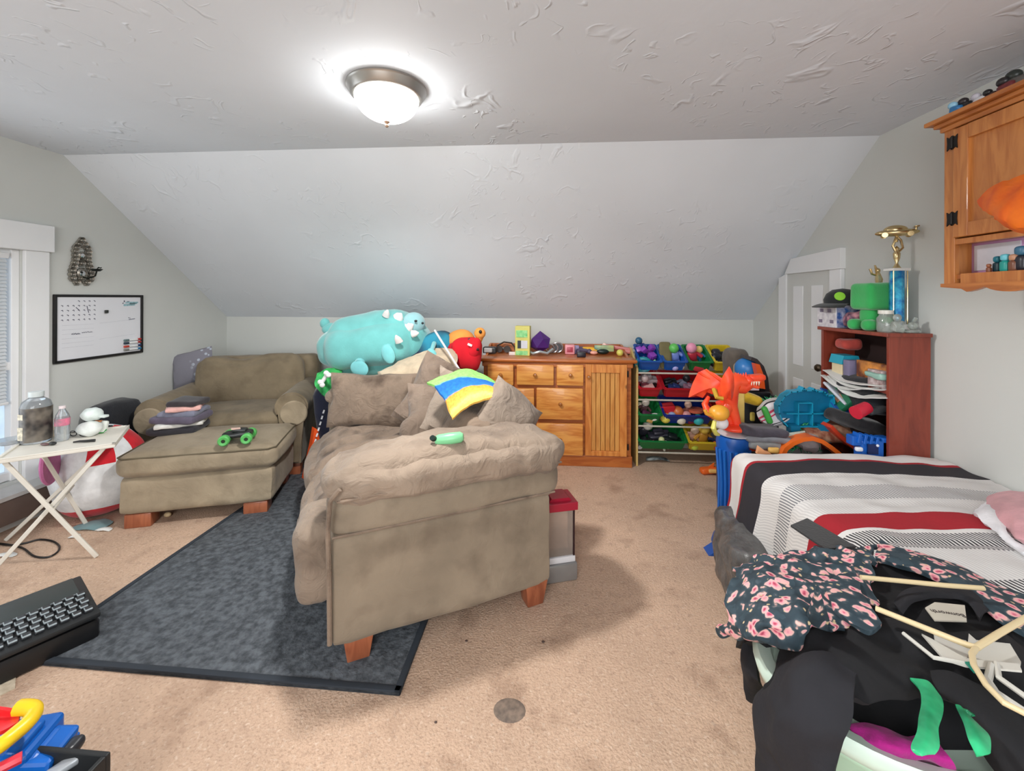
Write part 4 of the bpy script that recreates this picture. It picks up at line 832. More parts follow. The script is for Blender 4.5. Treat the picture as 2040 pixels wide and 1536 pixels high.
for a in (
 ('gem', 'toy_gems', 'cluster of purple gem blocks in the leftmost top bin', 'toy', bp(.885, T0, .45, .09), (132, 62, 170), 1.3), ('ring', 'toy_ring', 'teal ring toy in the leftmost top bin', 'toy', bp(.85, T0, .2, .03), (30, 132, 146), 1.4),
 ('star', 'toy_star', 'pale green star toy in the leftmost top bin', 'toy', bp(.925, T0, .2, .05), (150, 214, 150), 1.), ('fig', 'toy_figure', 'navy figure poking out behind the purple gems', 'toy', bp(.84, T0, .75, .12), (36, 62, 130), 1.2, (40, 90, 120)),
 ('fig', 'toy_figure', 'green-headed lilac figure in the second top bin', 'toy', bp(1.125, T0, .5, .07), (128, 150, 220), 1.6, (96, 190, 90)), ('ball', 'toy_ball', 'white ball in the second top bin', 'ball', bp(1.165, T0, .2, .02), (226, 222, 216), .8), ('ball', 'toy_ball', 'lilac ball in the second top bin', 'ball', bp(1.11, T0, .16, .02), (176, 176, 236), .85),
 ('fig', 'toy_doll', 'doll with pink hair and red outfit in the green top bin', 'doll', bp(1.27, T0, .5, .07), (190, 50, 70), 1.7, (230, 150, 180)), ('fig', 'toy_doll', 'small blond figure beside the pink-haired doll', 'doll', bp(1.33, T0, .6, .06), (60, 120, 170), 1.2, (236, 206, 120)), ('block', 'toy_block', 'red block in front of the pink-haired doll', 'toy', bp(1.3, T0, .14, .02), (200, 60, 70), 1.2),
 ('shoe', 'toy_shoe', 'black sneaker with white stripes in the yellow top bin', 'shoe', bp(1.51, T0, .35, .04), (30, 34, 44), 1.35), ('shoe', 'toy_shoe', 'second black shoe deeper in the yellow top bin', 'shoe', bp(1.52, T0, .65, .05), (44, 44, 54), 1.1), ('star', 'toy_star', 'small green badge on the black sneaker', 'toy', bp(1.52, T0, .1, .05), (110, 220, 110), .3),
 ('car', 'toy_gun', 'silver-grey toy craft in the small red bin', 'toy', bp(.9, T1, .6, .07), (150, 138, 140), 1.6), ('block', 'toy_block', 'pale pink block in the small red bin', 'toy', bp(.9, T1, .3, .03), (206, 160, 156), 1.5), ('fig', 'toy_figure', 'maroon figure in the small red bin', 'toy', bp(.86, T1, .45, .05), (110, 50, 60), 1.3, (190, 170, 168)),
 ('car', 'toy_car', 'dark blue toy car in the wide red bin', 'toy', bp(1.13, T1, .35, .03), (36, 52, 104), 1.2, (200, 206, 226)), ('car', 'toy_car', 'black toy car in the wide red bin', 'toy', bp(1.09, T1, .6, .04), (26, 28, 34), 1.2), ('car', 'toy_car', 'mauve toy car in the wide red bin', 'toy', bp(1.25, T1, .35, .04), (150, 110, 130), 1.1), ('fig', 'toy_figure', 'grey figure in the wide red bin', 'toy', bp(1.2, T1, .55, .05), (120, 120, 140), 1.2, (40, 40, 46)), ('car', 'toy_car', 'dark red toy car in the wide red bin', 'toy', bp(1.32, T1, .5, .05), (110, 36, 44), 1.2),
 ('fig', 'toy_figure', 'white and brown figure in the small green bin', 'toy', bp(.87, T2, .5, .06), (90, 60, 60), 1.3, (214, 204, 190)), ('ball', 'toy_ball', 'cream ball in the small green bin', 'ball', bp(.84, T2, .6, .07), (216, 206, 180), .7), ('block', 'toy_block', 'plum block in the small green bin', 'toy', bp(.88, T2, .3, .03), (96, 50, 80), 1.3), ('disc', 'toy_disc', 'white disc leaning in the small green bin', 'toy', bp(.94, T2, .22, .03), (228, 230, 230), .8), ('block', 'toy_block', 'gold block in the small green bin', 'toy', bp(.9, T2, .12, .02), (200, 160, 90), .8),
 ('ball', 'toy_ball', 'yellow ball in the wide blue bin', 'ball', bp(1.035, T2, .18, .03), (226, 214, 90), 1.1), ('ball', 'toy_ball', 'white ball in the wide blue bin', 'ball', bp(1.16, T2, .14, .025), (230, 224, 204), 1.05), ('ball', 'toy_ball', 'turquoise ball in the wide blue bin', 'ball', bp(1.30, T2, .14, .03), (60, 190, 196), 1.15), ('ball', 'toy_ball', 'orange ball in the wide blue bin', 'ball', bp(1.15, T2, .42, .045), (206, 112, 60), 1.3), ('disc', 'toy_disc', 'terracotta disc in the wide blue bin', 'toy', bp(1.30, T2, .45, .06), (206, 104, 76), 1.1),
 ('block', 'toy_block', 'red and white block in the wide blue bin', 'toy', bp(1.06, T2, .5, .06), (204, 40, 50), 1.9), ('ball', 'toy_ball', 'light blue ball in the wide blue bin', 'ball', bp(1.095, T2, .28, .03), (150, 176, 214), .95), ('ball', 'toy_ball', 'pink ball in the wide blue bin', 'ball', bp(1.215, T2, .3, .035), (224, 160, 160), 1.0), ('fig', 'toy_figure', 'brown figure in the wide blue bin', 'toy', bp(1.24, T2, .5, .05), (130, 80, 70), 1.2, (226, 190, 170)), ('block', 'toy_block', 'maroon block in the wide blue bin', 'toy', bp(1.25, T2, .18, .02), (120, 40, 60), 1.2),
 ('fig', 'toy_figure', 'pale-headed dark figure at the left of the green bottom bin', 'toy', bp(.87, T3, .6, .06), (40, 40, 48), 1.6, (206, 204, 196)), ('car', 'toy_car', 'black toy car in the green bottom bin', 'toy', bp(.86, T3, .25, .03), (22, 24, 28), 1.3, (190, 190, 190)), ('car', 'toy_car', 'charcoal toy car in the middle of the green bottom bin', 'toy', bp(1.0, T3, .5, .05), (50, 50, 62), 1.6), ('block', 'toy_block', 'pink block in the green bottom bin', 'toy', bp(.92, T3, .2, .03), (220, 110, 140), .8), ('car', 'toy_car', 'black and white toy car in the green bottom bin', 'toy', bp(1.1, T3, .35, .04), (24, 34, 34), 1.5, (230, 230, 224)), ('fig', 'toy_figure', 'white figure in the green bottom bin', 'toy', bp(1.02, T3, .2, .03), (220, 220, 206), 1., (200, 206, 150)),
 ('fig', 'toy_figure', 'golden figure in the yellow bottom bin', 'toy', bp(1.36, T3, .45, .06), (206, 150, 60), 1.7, (232, 200, 90)), ('fig', 'toy_figure', 'pinkish figure in the yellow bottom bin', 'toy', bp(1.27, T3, .5, .05), (206, 160, 140), 1.4, (226, 200, 180)), ('ball', 'toy_ball', 'lime ball in the yellow bottom bin', 'ball', bp(1.27, T3, .15, .025), (200, 220, 80), .9), ('car', 'toy_car', 'navy toy car in the yellow bottom bin', 'toy', bp(1.46, T3, .4, .04), (40, 50, 90), 1.2), ('block', 'toy_block', 'orange block in the yellow bottom bin', 'toy', bp(1.46, T3, .15, .03), (230, 110, 60), 1.2),
): small(*a)
m = MB(); m.rbox((0, 0, 0), (.095, .03, .22), .04, 8, bulge=.004); one(m, 'olive_board', M('olive_fabric', (108, 100, 66), .8), 'rounded olive board standing in the second top bin', 'board', loc=bp(1.04, T0, .42, .09), rot=(-.2, 0, 0))
m = MB(); m.patch([[(-.1, -.04, .004), (0, -.05, .02), (.1, -.04, .004)], [(-.09, .0, .01), (.01, 0, .025), (.09, .01, .012)], [(-.08, .05, .004), (0, .05, .012), (.09, .05, .003)]], 8, 8, .002, .004, 14)
one(m, 'plastic_wrapper', M('clear_wrapper', (196, 206, 206), .3, c2=(70, 80, 86), vs=20), 'crumpled plastic wrapper on the carpet before the toy rack', 'wrapper', loc=fz(1308, 916, .002))
# ================================================================ HEAP BETWEEN RACK AND BED
def rb(name, lab, cat, px, py, Y, d, r, mat, rot=None, nz=.0, ns=8, n=8, grp=None, bulge=0.):
    m = MB(); m.rbox((0, 0, 0), d, r, n, None, bulge, nz, ns, seed=px*.01); return one(m, name, mat, lab, cat, grp, loc=fy(px, py, Y), rot=rot or (0, 0, 0))
# storage tub that carries the heap
t = thing('storage_tub', 'dark blue storage tub behind the bed carrying the toy heap', 'tub', (1.5, 2.78, 0))
m = MB(); m.rbox((0, 0, .22), (.62, .5, .44), .04, 6); m.out('body', plastic((22, 44, 96)), t)
m = MB(); m.rbox((0, 0, .455), (.66, .54, .035), .015, 5); m.out('lid', plastic((30, 34, 44)), t)
# tower of the dragon
tw = thing('toy_tower', 'tall blue ribbed plastic toy tower at the far corner of the bed', 'toy', (1.085, 2.5, 0))
bl_ = plastic((16, 84, 168)); m = MB(); m.lathe([(.001, 0), (.11, 0), (.1, .03), (.075, .06), (.07, .3), (.078, .42), (.088, .5), (.08, .53), (.001, .535)], n=24); m.out('column', bl_, tw)
for k in range(10):
    a_ = PI+k*PI/9; m = MB(); m.tube([(.076*math.cos(a_), .076*math.sin(a_), .06), (.074*math.cos(a_), .074*math.sin(a_), .32), (.088*math.cos(a_), .088*math.sin(a_), .47)], .008, 6); m.out('rib', plastic((30, 104, 190)), tw)
m = MB(); m.box((.06, -.085, .385), (.055, .02, .035), bev=.004); m.out('badge', plastic((236, 92, 66)), tw)
m = MB(); m.prism([(-.12, 0), (.05, 0), (-.02, .06)], .08, (-.06, -.05, 0)); m.out('foot_wedge', bl_, tw)
m = MB(); m.lathe([(.001, .536), (.085, .536), (.09, .542), (.001, .548)], (.01, 0, 0), n=24); m.out('rim', plastic((226, 230, 234)), tw)
tw.scale.z = 1.17
# dragon
DYp = 2.5; dg = thing('dragon_toy', 'large orange-red plastic dragon with spread wings on the blue tower', 'toy', (1.085, DYp, .55)); dgm = M('dragon_red', (240, 66, 36), .35, var=.06, c2=(250, 96, 50), vs=10); d0 = Vector((1.085, DYp, .55))
dp = lambda px, py, dy=0.: fy(px, py, DYp+dy)-d0
m = MB()
m.tube([dp(1412, 790, .04), dp(1404, 805, .03), dp(1410, 820, .0), dp(1428, 830, -.03), dp(1443, 822, -.02), dp(1450, 805), dp(1452, 790)], .03, 12, rr=[.010, .018, .024, .03, .034, .036, .04])
m.tube([dp(1450, 800), dp(1450, 780), dp(1455, 765), dp(1468, 758), dp(1484, 762)], .05, 14, rr=[.04, .058, .056, .046, .036])
m.tube([dp(1468, 768), dp(1482, 772), dp(1490, 766), dp(1500, 758), dp(1512, 756)], .03, 12, rr=[.045, .036, .03, .028, .026])
m.tube([dp(1452, 790), dp(1456, 810), dp(1463, 828), dp(1466, 846)], .03, 12, rr=[.05, .036, .028, .03])
m.tube([dp(1436, 800), dp(1440, 815), dp(1448, 830), dp(1456, 845)], .02, 10, rr=[.03, .024, .018, .02])
m.out('body', dgm, dg)
m = MB(); m.ell(dp(1468, 853, -.02), (.085, .06, .022)); m.out('foot_disc', dgm, dg)
def wing(pts, name):
    m = MB(); V = [m.b.verts.new(dp(*p_)) for p_ in pts]; c_ = m.b.verts.new(sum((dp(*p_) for p_ in pts), Vector())/len(pts)+Vector((0, -.03, 0)))
    fs = [m.b.faces.new((V[i], V[(i+1) % len(V)], c_)) for i in range(len(V))]
    bmesh.ops.subdivide_edges(m.b, edges=m.b.edges[:], cuts=2, use_grid_fill=True)
    bmesh.ops.solidify(m.b, geom=m.b.faces[:], thickness=.008); m.out(name, dgm, dg, angle=1.2)
wing([(1372, 790, .1), (1382, 762, .1), (1392, 742, .08), (1406, 736, .06), (1424, 744, .03), (1442, 756, 0), (1448, 775, 0), (1428, 772, .02), (1420, 784, .04), (1406, 778, .06), (1398, 790, .08), (1386, 786, .09)], 'wing')
wing([(1438, 790, -.06), (1436, 760, -.08), (1444, 742, -.1), (1452, 730, -.1), (1459, 745, -.1), (1460, 770, -.08), (1456, 796, -.06), (1450, 788, -.06), (1444, 796, -.06)], 'wing')
for a, b2 in (((1392, 742, .06), (1448, 775, -.01)), ((1406, 736, .04), (1450, 770, -.02))):
    m = MB(); m.tube([dp(*a), dp(*b2)], .007, 6); m.out('wing_spar', dgm, dg)
m = MB(); m.rbox(dp(1506, 752, 0), (.09, .06, .036), .014, 5, rot=(0, -.1, 0)); m.rbox(dp(1498, 768, 0), (.07, .05, .02), .009, 4, rot=(0, .25, 0)); m.ell(dp(1490, 757), (.036, .036, .03)); m.out('head', dgm, dg)
for k in range(4):
    m = MB(); m.cyl(dp(1497+k*5, 760, -.03), dp(1497+k*5, 768, -.03), .006, .001, 8); m.out('tooth', plastic((236, 226, 206)), dg)
for k in range(5):
    p_ = dp(1466+k*5, 754-abs(k-2), -.01); m = MB(); m.cyl(p_, p_+Vector((0, 0, .03)), .012, .001, 8); m.out('spine', dgm, dg)
# mustard arm / gold pieces
m = MB(); a_ = [fy(1422, 775, 2.46), fy(1428, 792, 2.42), fy(1440, 794, 2.42)]; m.tube(a_, .012, 8); one(m, 'gold_claw', plastic((196, 156, 50)), 'mustard yellow hook between the dragon wings', 'toy')
m = MB(); m.ell((0, 0, 0), (.055, .045, .045), nz=.004); m.tube([(-.04, -.02, -.01), (-.075, -.03, .0), (-.085, -.03, .02)], .01, 6); one(m, 'gold_creature', plastic((226, 160, 50)), 'small golden creature head left of the dragon leg', 'toy', loc=fy(1432, 822, 2.38))
m = MB(); m.tube([fy(1424, 838, 2.38), fy(1421, 852, 2.38), fy(1426, 864, 2.4), fy(1432, 866, 2.42)], .012, 8, rr=[.01, .014, .012, .008]); one(m, 'yellow_tail', plastic((226, 222, 110)), 'pale yellow curved tail beside the top of the blue tower', 'toy')
m = MB(); m.ell((0, 0, 0), (.04, .035, .035), nz=.004); one(m, 'white_toy_head', plastic((226, 222, 226)), 'small white rounded toy under the golden creature', 'toy', loc=fy(1436, 842, 2.42))
# back items
t = thing('toy_launcher', 'curved orange toy ramp with dark rim standing right of the toy rack', 'toy', fy(1508, 800, 3.0))
q0_ = fy(1508, 800, 3.0); rel = lambda px, py, Y=3.0: fy(px, py, Y)-q0_
def strip(pts, w_, th, Y):
    L_ = [rel(px, py, Y) for px, py in pts]; m = MB(); m.grid(lambda u, v: (lambda i, f: L_[i].lerp(L_[i+1], f)+Vector((0, (v-.5)*w_, 0)))(min(int(u*(len(L_)-1)), len(L_)-2), u*(len(L_)-1)-min(int(u*(len(L_)-1)), len(L_)-2)), len(L_)-1, 1, th); return m
strip([(1487, 708), (1497, 712), (1510, 726), (1518, 748), (1521, 775), (1520, 792)], .16, .024, 3.06).out('rim', plastic((50, 44, 46)), t)
m = MB(); m.prism([(p_.x, p_.z) for p_ in [rel(*q) for q in ((1497, 722), (1506, 724), (1514, 745), (1517, 772), (1504, 770), (1502, 745))]], .05, (0, 0, 0)); m.out('ramp', plastic((226, 88, 32)), t, smooth=False)
m = MB(); m.rbox(rel(1505, 785), (.15, .14, .06), .02, 6); m.out('base', plastic((22, 22, 26)), t); m = MB(); m.box(rel(1500, 775, 2.95), (.07, .02, .014)); m.out('stripe', plastic((232, 200, 206)), t)
m = MB(); m.box((0, 0, 0), (.1, .1, .2)); m.box((.0, .0, -.14), (.14, .12, .3)); one(m, 'white_carton', M('carton_white', (216, 214, 212), .6), 'white carton under the orange toy ramp behind the dragon', 'box', loc=fy(1494, 815, 3.1))
rb('blue_ball', 'blue ball resting behind the dragon head', 'ball', 1488, 735, 3.1, (.16, .16, .16), .079, plastic((46, 118, 186)), n=6)
rb('grey_backpack', 'dark grey rounded backpack at the right end of the toy rack', 'backpack', 1466, 735, 3.35, (.16, .2, .32), .07, fabric((92, 84, 76)), nz=.01)
rb('tan_pouch', 'tan pouch hanging below the grey backpack', 'pouch', 1474, 742, 3.2, (.08, .08, .14), .03, fabric((178, 156, 126)))
rb('yellow_monkey_arm', 'mustard plush arm reaching right behind the dragon', 'plush toy', 1480, 788, 2.8, (.22, .07, .07), .03, fabric((206, 166, 40)), rot=(0, .35, 0), nz=.01)
t = thing('yellow_toy_panel', 'tall pale yellow board standing behind the dragon leg', 'board', fz(1468, 905, .0)+Vector((0, .0, 0)))
p_ = fy(1466, 815, 2.72); t.location = (p_.x, 2.72, .0); m = MB(); m.box((0, 0, .41), (.09, .04, .82), bev=.006); m.out('panel', M('pale_yellow', (222, 190, 104), .5), t, smooth=False)
rb('dark_cushion', 'black cushion filling the gap behind the dragon', 'cushion', 1500, 825, 3.02, (.3, .2, .3), .07, fabric((26, 28, 30)), nz=.015)
rb('brown_bear_plush', 'brown fuzzy plush right of the white carton', 'plush toy', 1524, 795, 3.05, (.1, .1, .16), .045, fabric((120, 84, 62)), nz=.01)
# tinsel
def tinsel(name, lab, pts, r, seed):
    m = MB(); rg = random.Random(seed); P_ = [Vector(q) for q in pts]
    for k in range(len(P_)-1):
        for j in range(26):
            p_ = P_[k].lerp(P_[k+1], rg.random()); d_ = Vector((rg.uniform(-1, 1), rg.uniform(-1, 1), rg.uniform(-1, 1))).normalized()
            m.cyl(p_, p_+d_*r, .006, .001, 3)
    o = one(m, name, M('tinsel_green', (20, 100, 56), .25, .3, c2=(60, 190, 130), vs=60), lab, 'tinsel'); return o
tinsel('tinsel_garland', 'green tinsel garland arched behind the striped jersey', [fy(1508, 806, 2.8), fy(1522, 800, 2.8), fy(1538, 798, 2.78), fy(1552, 796, 2.76)], .035, 1)
tinsel('tinsel_bunch', 'dark green tinsel bunch under the orange track arch', [fy(1578, 895, 2.5), fy(1605, 886, 2.5), fy(1632, 892, 2.5)], .045, 2)
tinsel('tinsel_tuft', 'small green tinsel tuft below the turquoise toy display', [fy(1590, 852, 2.58), fy(1605, 849, 2.58), fy(1620, 852, 2.58)], .03, 3)
m = MB(); m.ell((0, 0, 0), (.07, .05, .05), nz=.02, ns=12); one(m, 'grey_fur_toy', fabric((150, 140, 140)), 'grey fuzzy toy nested in the tinsel under the orange arch', 'plush toy', loc=fy(1607, 882, 2.48))
# jersey
stm = M('jersey', (224, 216, 218), .85, bump=.3, bs=60); N, L, b = nodes(stm); uv = N.new('ShaderNodeUVMap'); sp = N.new('ShaderNodeSeparateXYZ'); L.new(uv.outputs[0], sp.inputs[0])
cr = N.new('ShaderNodeValToRGB'); cr.color_ramp.interpolation = 'CONSTANT'; L.new(sp.outputs['Y'], cr.inputs[0]); e = cr.color_ramp.elements; e[0].color = rgb((190, 184, 180)); e[1].position = .2; e[1].color = rgb((40, 40, 44))
for p_, c_ in ((.26, (224, 218, 220)), (.48, (206, 70, 96)), (.54, (228, 220, 224)), (.6, (206, 60, 90)), (.64, (226, 220, 224)), (.86, (36, 38, 42)), (.92, (222, 216, 220))): q = e.new(p_); q.color = rgb(c_)
L.new(cr.outputs[0], b.inputs['Base Color'])
m = MB(); m.patch([[fy(1508, 820, 2.72), fy(1512, 838, 2.66), fy(1535, 850, 2.62)], [fy(1528, 804, 2.74), fy(1540, 822, 2.66), fy(1556, 848, 2.6)], [fy(1550, 800, 2.74), fy(1560, 815, 2.68), fy(1572, 838, 2.62)]], 14, 18, .03, .008, 10); one(m, 'striped_jersey', stm, 'white jersey with red lettering bands crumpled on the heap', 'shirt')
rb('green_toy_lizard', 'small bright green toy lying on the striped jersey', 'toy', 1528, 827, 2.6, (.035, .03, .11), .015, plastic((74, 176, 76)), rot=(0, -.4, 0))
rb('yellow_letter', 'small yellow curved toy left of the jersey', 'toy', 1499, 830, 2.9, (.03, .02, .06), .01, plastic((206, 186, 90)))
for k, (c_, px_, py_, lb, dz) in enumerate((((70, 66, 76), 1512, 856, 'folded dark grey cloth at the front of the heap', (.26, .16, .05)), ((132, 134, 140), 1520, 868, 'folded grey cloth under the dark grey cloth', (.27, .16, .04)), ((168, 172, 172), 1515, 882, 'folded light grey cloth, lowest at the front of the heap', (.2, .14, .045)))):
    rb('folded_cloth', lb, 'cloth', px_, py_, 2.5, dz, .02, fabric(c_), rot=(0, .1, .1), nz=.012, ns=9, grp='folded cloths on the heap')
m = MB(); m.tube([fy(1552, 870, 2.5), fy(1575, 866, 2.48), fy(1603, 860, 2.48)], .012, 8, rr=[.018, .012, .006]); one(m, 'grey_wand', plastic((170, 180, 170)), 'pale grey tapered wand pointing right above the orange track', 'toy')
# turquoise display
TY = 2.56; q0_ = fy(1607, 815, TY); t = thing('turquoise_display', 'turquoise plastic wavy-edged toy display with square compartments above the heap', 'toy', q0_)
rel = lambda px, py, Y=TY: fy(px, py, Y)-q0_
out_ = [(1556, 800), (1563, 789), (1576, 781), (1588, 780), (1598, 778), (1601, 773), (1605, 778), (1618, 778), (1622, 775), (1628, 780), (1640, 780), (1645, 783), (1648, 788), (1660, 788), (1662, 806), (1662, 824), (1654, 834), (1640, 844), (1630, 850), (1570, 850), (1558, 838), (1552, 824), (1551, 808)]
po = [rel(*q) for q in out_]; po = [(p_.x, p_.z) for p_ in po]
tqm = M('turquoise_plastic', (22, 152, 190), .35, var=.03); tqd = M('turquoise_inner', (12, 116, 156), .4, var=.05)
m = MB(); m.prism(po, .012, (0, .05, 0)); m.out('back_plate', tqd, t, smooth=False)
m = MB(); k = len(po)
for i in range(k):
    a, b2 = Vector((po[i][0], 0, po[i][1])), Vector((po[(i+1) % k][0], 0, po[(i+1) % k][1])); dd = b2-a; an = math.atan2(dd.z, dd.x); m.box((a+b2)/2+Vector((0, .02, 0)), (dd.length+.006, .05, .007), rot=(0, -an, 0))
m.out('rim', tqm, t, smooth=False)
m = MB(); 
for (x0, y0, x1, y1) in ((1590, 803, 1618, 803), (1566, 824, 1655, 824), (1590, 803, 1590, 848), (1618, 803, 1618, 848)):
    a, b2 = rel(x0, y0), rel(x1, y1); dd = b2-a; an = math.atan2(dd.z, dd.x); m.box((a+b2)/2+Vector((0, .02, 0)), (dd.length, .05, .006), rot=(0, -an, 0))
m.out('divider', tqm, t, smooth=False)
m = MB(); m.box((rel(1580, 858)), (.05, .05, .07)); m.out('foot', tqd, t, smooth=False); m = MB(); m.box(rel(1640, 862), (.06, .05, .1)); m.out('foot', tqd, t, smooth=False)
# orange track arch
def track(name, lab, pts, Y, w_, th, mat):
    q = fy(*pts[0], Y); L_ = [fy(px, py, Y)-q for px, py in pts]; n_ = len(L_)-1; m = MB()
    m.grid(lambda u, v: (lambda i: L_[i].lerp(L_[i+1], u*n_-i)+Vector((0, (v-.5)*w_, 0)))(min(int(u*n_+1e-6), n_-1)), n_, 2, th); return one(m, name, mat, lab, 'track', 'toy tracks on the heap', loc=q)
track('toy_track', 'wide orange toy track arch over the green tinsel', [(1548, 905), (1556, 888), (1572, 876), (1592, 868), (1612, 866), (1632, 872), (1650, 884), (1668, 898), (1676, 906)], 2.44, .07, .022, plastic((240, 112, 36)))
track('toy_track', 'orange-red toy track sloping down right behind the arch', [(1644, 848), (1655, 860), (1672, 876), (1690, 890), (1708, 898)], 2.52, .08, .02, plastic((214, 70, 44)))
track('toy_track', 'dark orange toy garage panel behind the small shark toy', [(1488, 898), (1530, 896), (1566, 890)], 2.48, .02, .09, plastic((206, 72, 34)))
m = MB(); m.prism([(-.04, .0), (.035, 0), (.02, .012), (.005, .014), (-.03, .04)], .02); one(m, 'toy_shark_fin', plastic((240, 176, 126)), 'small peach shark-shaped toy in front of the orange panel', 'toy', loc=fy(1520, 902, 2.34))
m = MB(); m.rbox((0, 0, 0), (.06, .03, .035), .014, 5, nz=.004, ns=20); one(m, 'gold_toy_fish', plastic((226, 180, 96)), 'small golden toy right of the peach shark toy', 'toy', loc=fy(1541, 897, 2.36))
t = thing('blue_toy_garage', 'bright blue plastic toy garage in front of the bookcase', 'toy', fy(1728, 890, 2.3)); gb = plastic((20, 96, 190))
m = MB(); m.box((.02, 0, -.02), (.14, .06, .12), bev=.008); m.box((-.055, .0, .035), (.07, .05, .05), bev=.006); m.box((.075, 0, .0), (.05, .06, .11), bev=.006)
for k in range(4): m.box((-.06+k*.028, -.01, .05-.005*k), (.014, .05, .05), rot=(0, .2, 0), bev=.003)
m.out('shell', gb, t, smooth=False); m = MB(); m.box((.0, -.034, .0), (.05, .01, .05)); m.out('opening', plastic((14, 34, 84)), t, smooth=False)
m = MB(); m.rbox((-.07, -.04, .0), (.035, .02, .022), .008, 4); m.ell((.02, -.04, .02), (.007, .006, .007)); m.out('white_detail', plastic((226, 230, 240)), t)
m = MB(); m.rbox((0, 0, 0), (.3, .2, .1), .04, 8, nz=.02, ns=8); one(m, 'brown_toy_pile', M('brown_mix', (130, 70, 50), .6, c2=(190, 150, 120), vs=24), 'brown and tan toys heaped below the turquoise display stand', 'toy', loc=(1.66, 2.62, .62))
# orange fish on the floor + grey plastic bag
t = thing('orange_shark_toy', 'orange shark-shaped toy lying on the carpet by the blue tower', 'toy', fz(1412, 944, .0))
m = MB(); m.rbox((0, 0, .03), (.14, .07, .05), .022, 8, rot=(0, -.1, .1)); m.prism([(-.02, .045), (.03, .045), (.04, .09)], .015, (0, .005, 0)); m.prism([(.055, .02), (.1, .07), (.1, .0)], .014, (0, .0, 0)); m.out('body', plastic((240, 108, 40)), t)
m = MB(); m.rbox((.02, -.03, .035), (.07, .03, .03), .012, 6); m.out('belly', plastic((240, 190, 110)), t)
m = MB(); m.rbox((0, 0, .17), (.17, .5, .34), .07, 16, nz=.035, ns=7); one(m, 'plastic_bag', M('grey_bag', (92, 92, 92), .28, var=.3, vs=12, bump=.7, bs=22, dist=.02), 'crumpled grey plastic bag on the carpet against the bed drape', 'bag', loc=(.935, 2.05, .0), rot=(0, 0, -.15))
# ================================================================ BOOKCASE
cher = wood('cherry_laminate', (142, 62, 44), (122, 50, 36), 2, .35, False)
BX0, BX1, BY0, BY1, BZ = 1.735, 1.93, 2.25, 2.77, 1.213
bk = thing('bookcase', 'cherry brown bookcase crammed with toys and papers at the right wall', 'bookcase', (BX0, BY0, 0))
bw, bl2 = BX1-BX0, BY1-BY0
m = MB(); m.box((bw/2, .009, BZ/2), (bw, .018, BZ), bev=.001); m.out('side_panel', cher, bk, smooth=False)
m = MB(); m.box((bw/2, bl2-.009, BZ/2), (bw, .018, BZ), bev=.001); m.out('side_panel', cher, bk, smooth=False)
m = MB(); m.box((bw/2-.008, bl2/2, BZ+.009), (bw+.02, bl2+.02, .02), bev=.003); m.out('top', cher, bk, smooth=False)
m = MB(); m.box((bw-.004, bl2/2, BZ/2), (.008, bl2-.03, BZ-.02)); m.out('back_panel', M('dark_back', (40, 24, 22), .7), bk, smooth=False)
for z in (.93, .62, .32, .05):
    m = MB(); m.box((bw/2, bl2/2, z), (bw-.01, bl2-.036, .018)); m.out('shelf', cher, bk, smooth=False)
def bkx(px, py, X=1.75): return fx(px, py, X)
p_ = bkx(1658, 705, 1.78); t = thing('toy_house', 'small toy house with turquoise roof on the top shelf', 'toy', (1.8, 2.66, .94))
m = MB(); m.box((0, 0, .04), (.09, .09, .08), bev=.004); m.out('walls', plastic((222, 206, 170)), t, smooth=False); m = MB(); m.prism([(-.055, .08), (.055, .08), (.04, .13), (-.04, .13)], .11, (0, .055, 0)); m.out('roof', plastic((40, 160, 186)), t, smooth=False)
m = MB(); m.box((0, 0, .055), (.1, .05, .11), bev=.004); one(m, 'grey_toy_box', M('mauve_box', (126, 120, 150), .5), 'grey-mauve box on the top shelf beside the toy house', 'box', loc=(1.8, 2.575, .94))
pic = M('picture_box', (226, 150, 70), .5, c2=(110, 60, 40), vs=16, detail=3); m = MB(); m.box((0, 0, .06), (.03, .22, .12), bev=.003); one(m, 'picture_puzzle', pic, 'orange and brown printed puzzle box on the top shelf', 'box', loc=(1.79, 2.42, .94))
m = MB(); m.box((0, 0, .045), (.05, .1, .09), bev=.003); one(m, 'puppy_book', M('puppy_print', (206, 190, 190), .5, c2=(130, 100, 96), vs=30), 'pale printed booklet before the puzzle box', 'book', loc=(1.765, 2.35, .94))
m = MB(); m.rbox((0, 0, 0), (.12, .1, .07), .03, 6, nz=.01); one(m, 'red_toy_bag', fabric((176, 66, 56)), 'small red cloth bag above the toy house roof', 'bag', loc=(1.82, 2.66, 1.135))
for k, (z, ty, rx, lb) in enumerate(((.925, 2.52, .03, 'top'), (.915, 2.5, .06, 'second'), (.9, 2.54, -.02, 'third'), (.885, 2.48, .09, 'lowest'))):
    m = MB(); m.patch([[(-.09, -.22, 0), (-.10, 0, -.03-.01*k), (-.09, .2, .0)], [(.0, -.22, .012), (.0, 0, .002), (.0, .22, .01)], [(.1, -.22, .012), (.1, 0, .01), (.1, .22, .012)]], 8, 12, .004, .004, 8)
    one(m, 'paper_sheet', M('paper', (228, 228, 224), .7, var=.04), 'white paper sheet hanging off the shelf, %s of the stack' % lb, 'paper', 'papers hanging off the bookcase shelf', loc=(1.80, ty-.0, z+.028-.0*k), rot=(rx, .12, 0))
m = MB(); m.rbox((0, 0, 0), (.03, .2, .14), .008, 4); m.mi = 1; m.box((-.017, -.02, .02), (.004, .04, .04)); one(m, 'green_book', [M('green_cover', (40, 116, 82), .4), M('skin_print', (206, 150, 116), .5)], 'green picture book sliding off the middle shelf', 'book', loc=(1.72, 2.6, .815), rot=(.5, .5, 0))
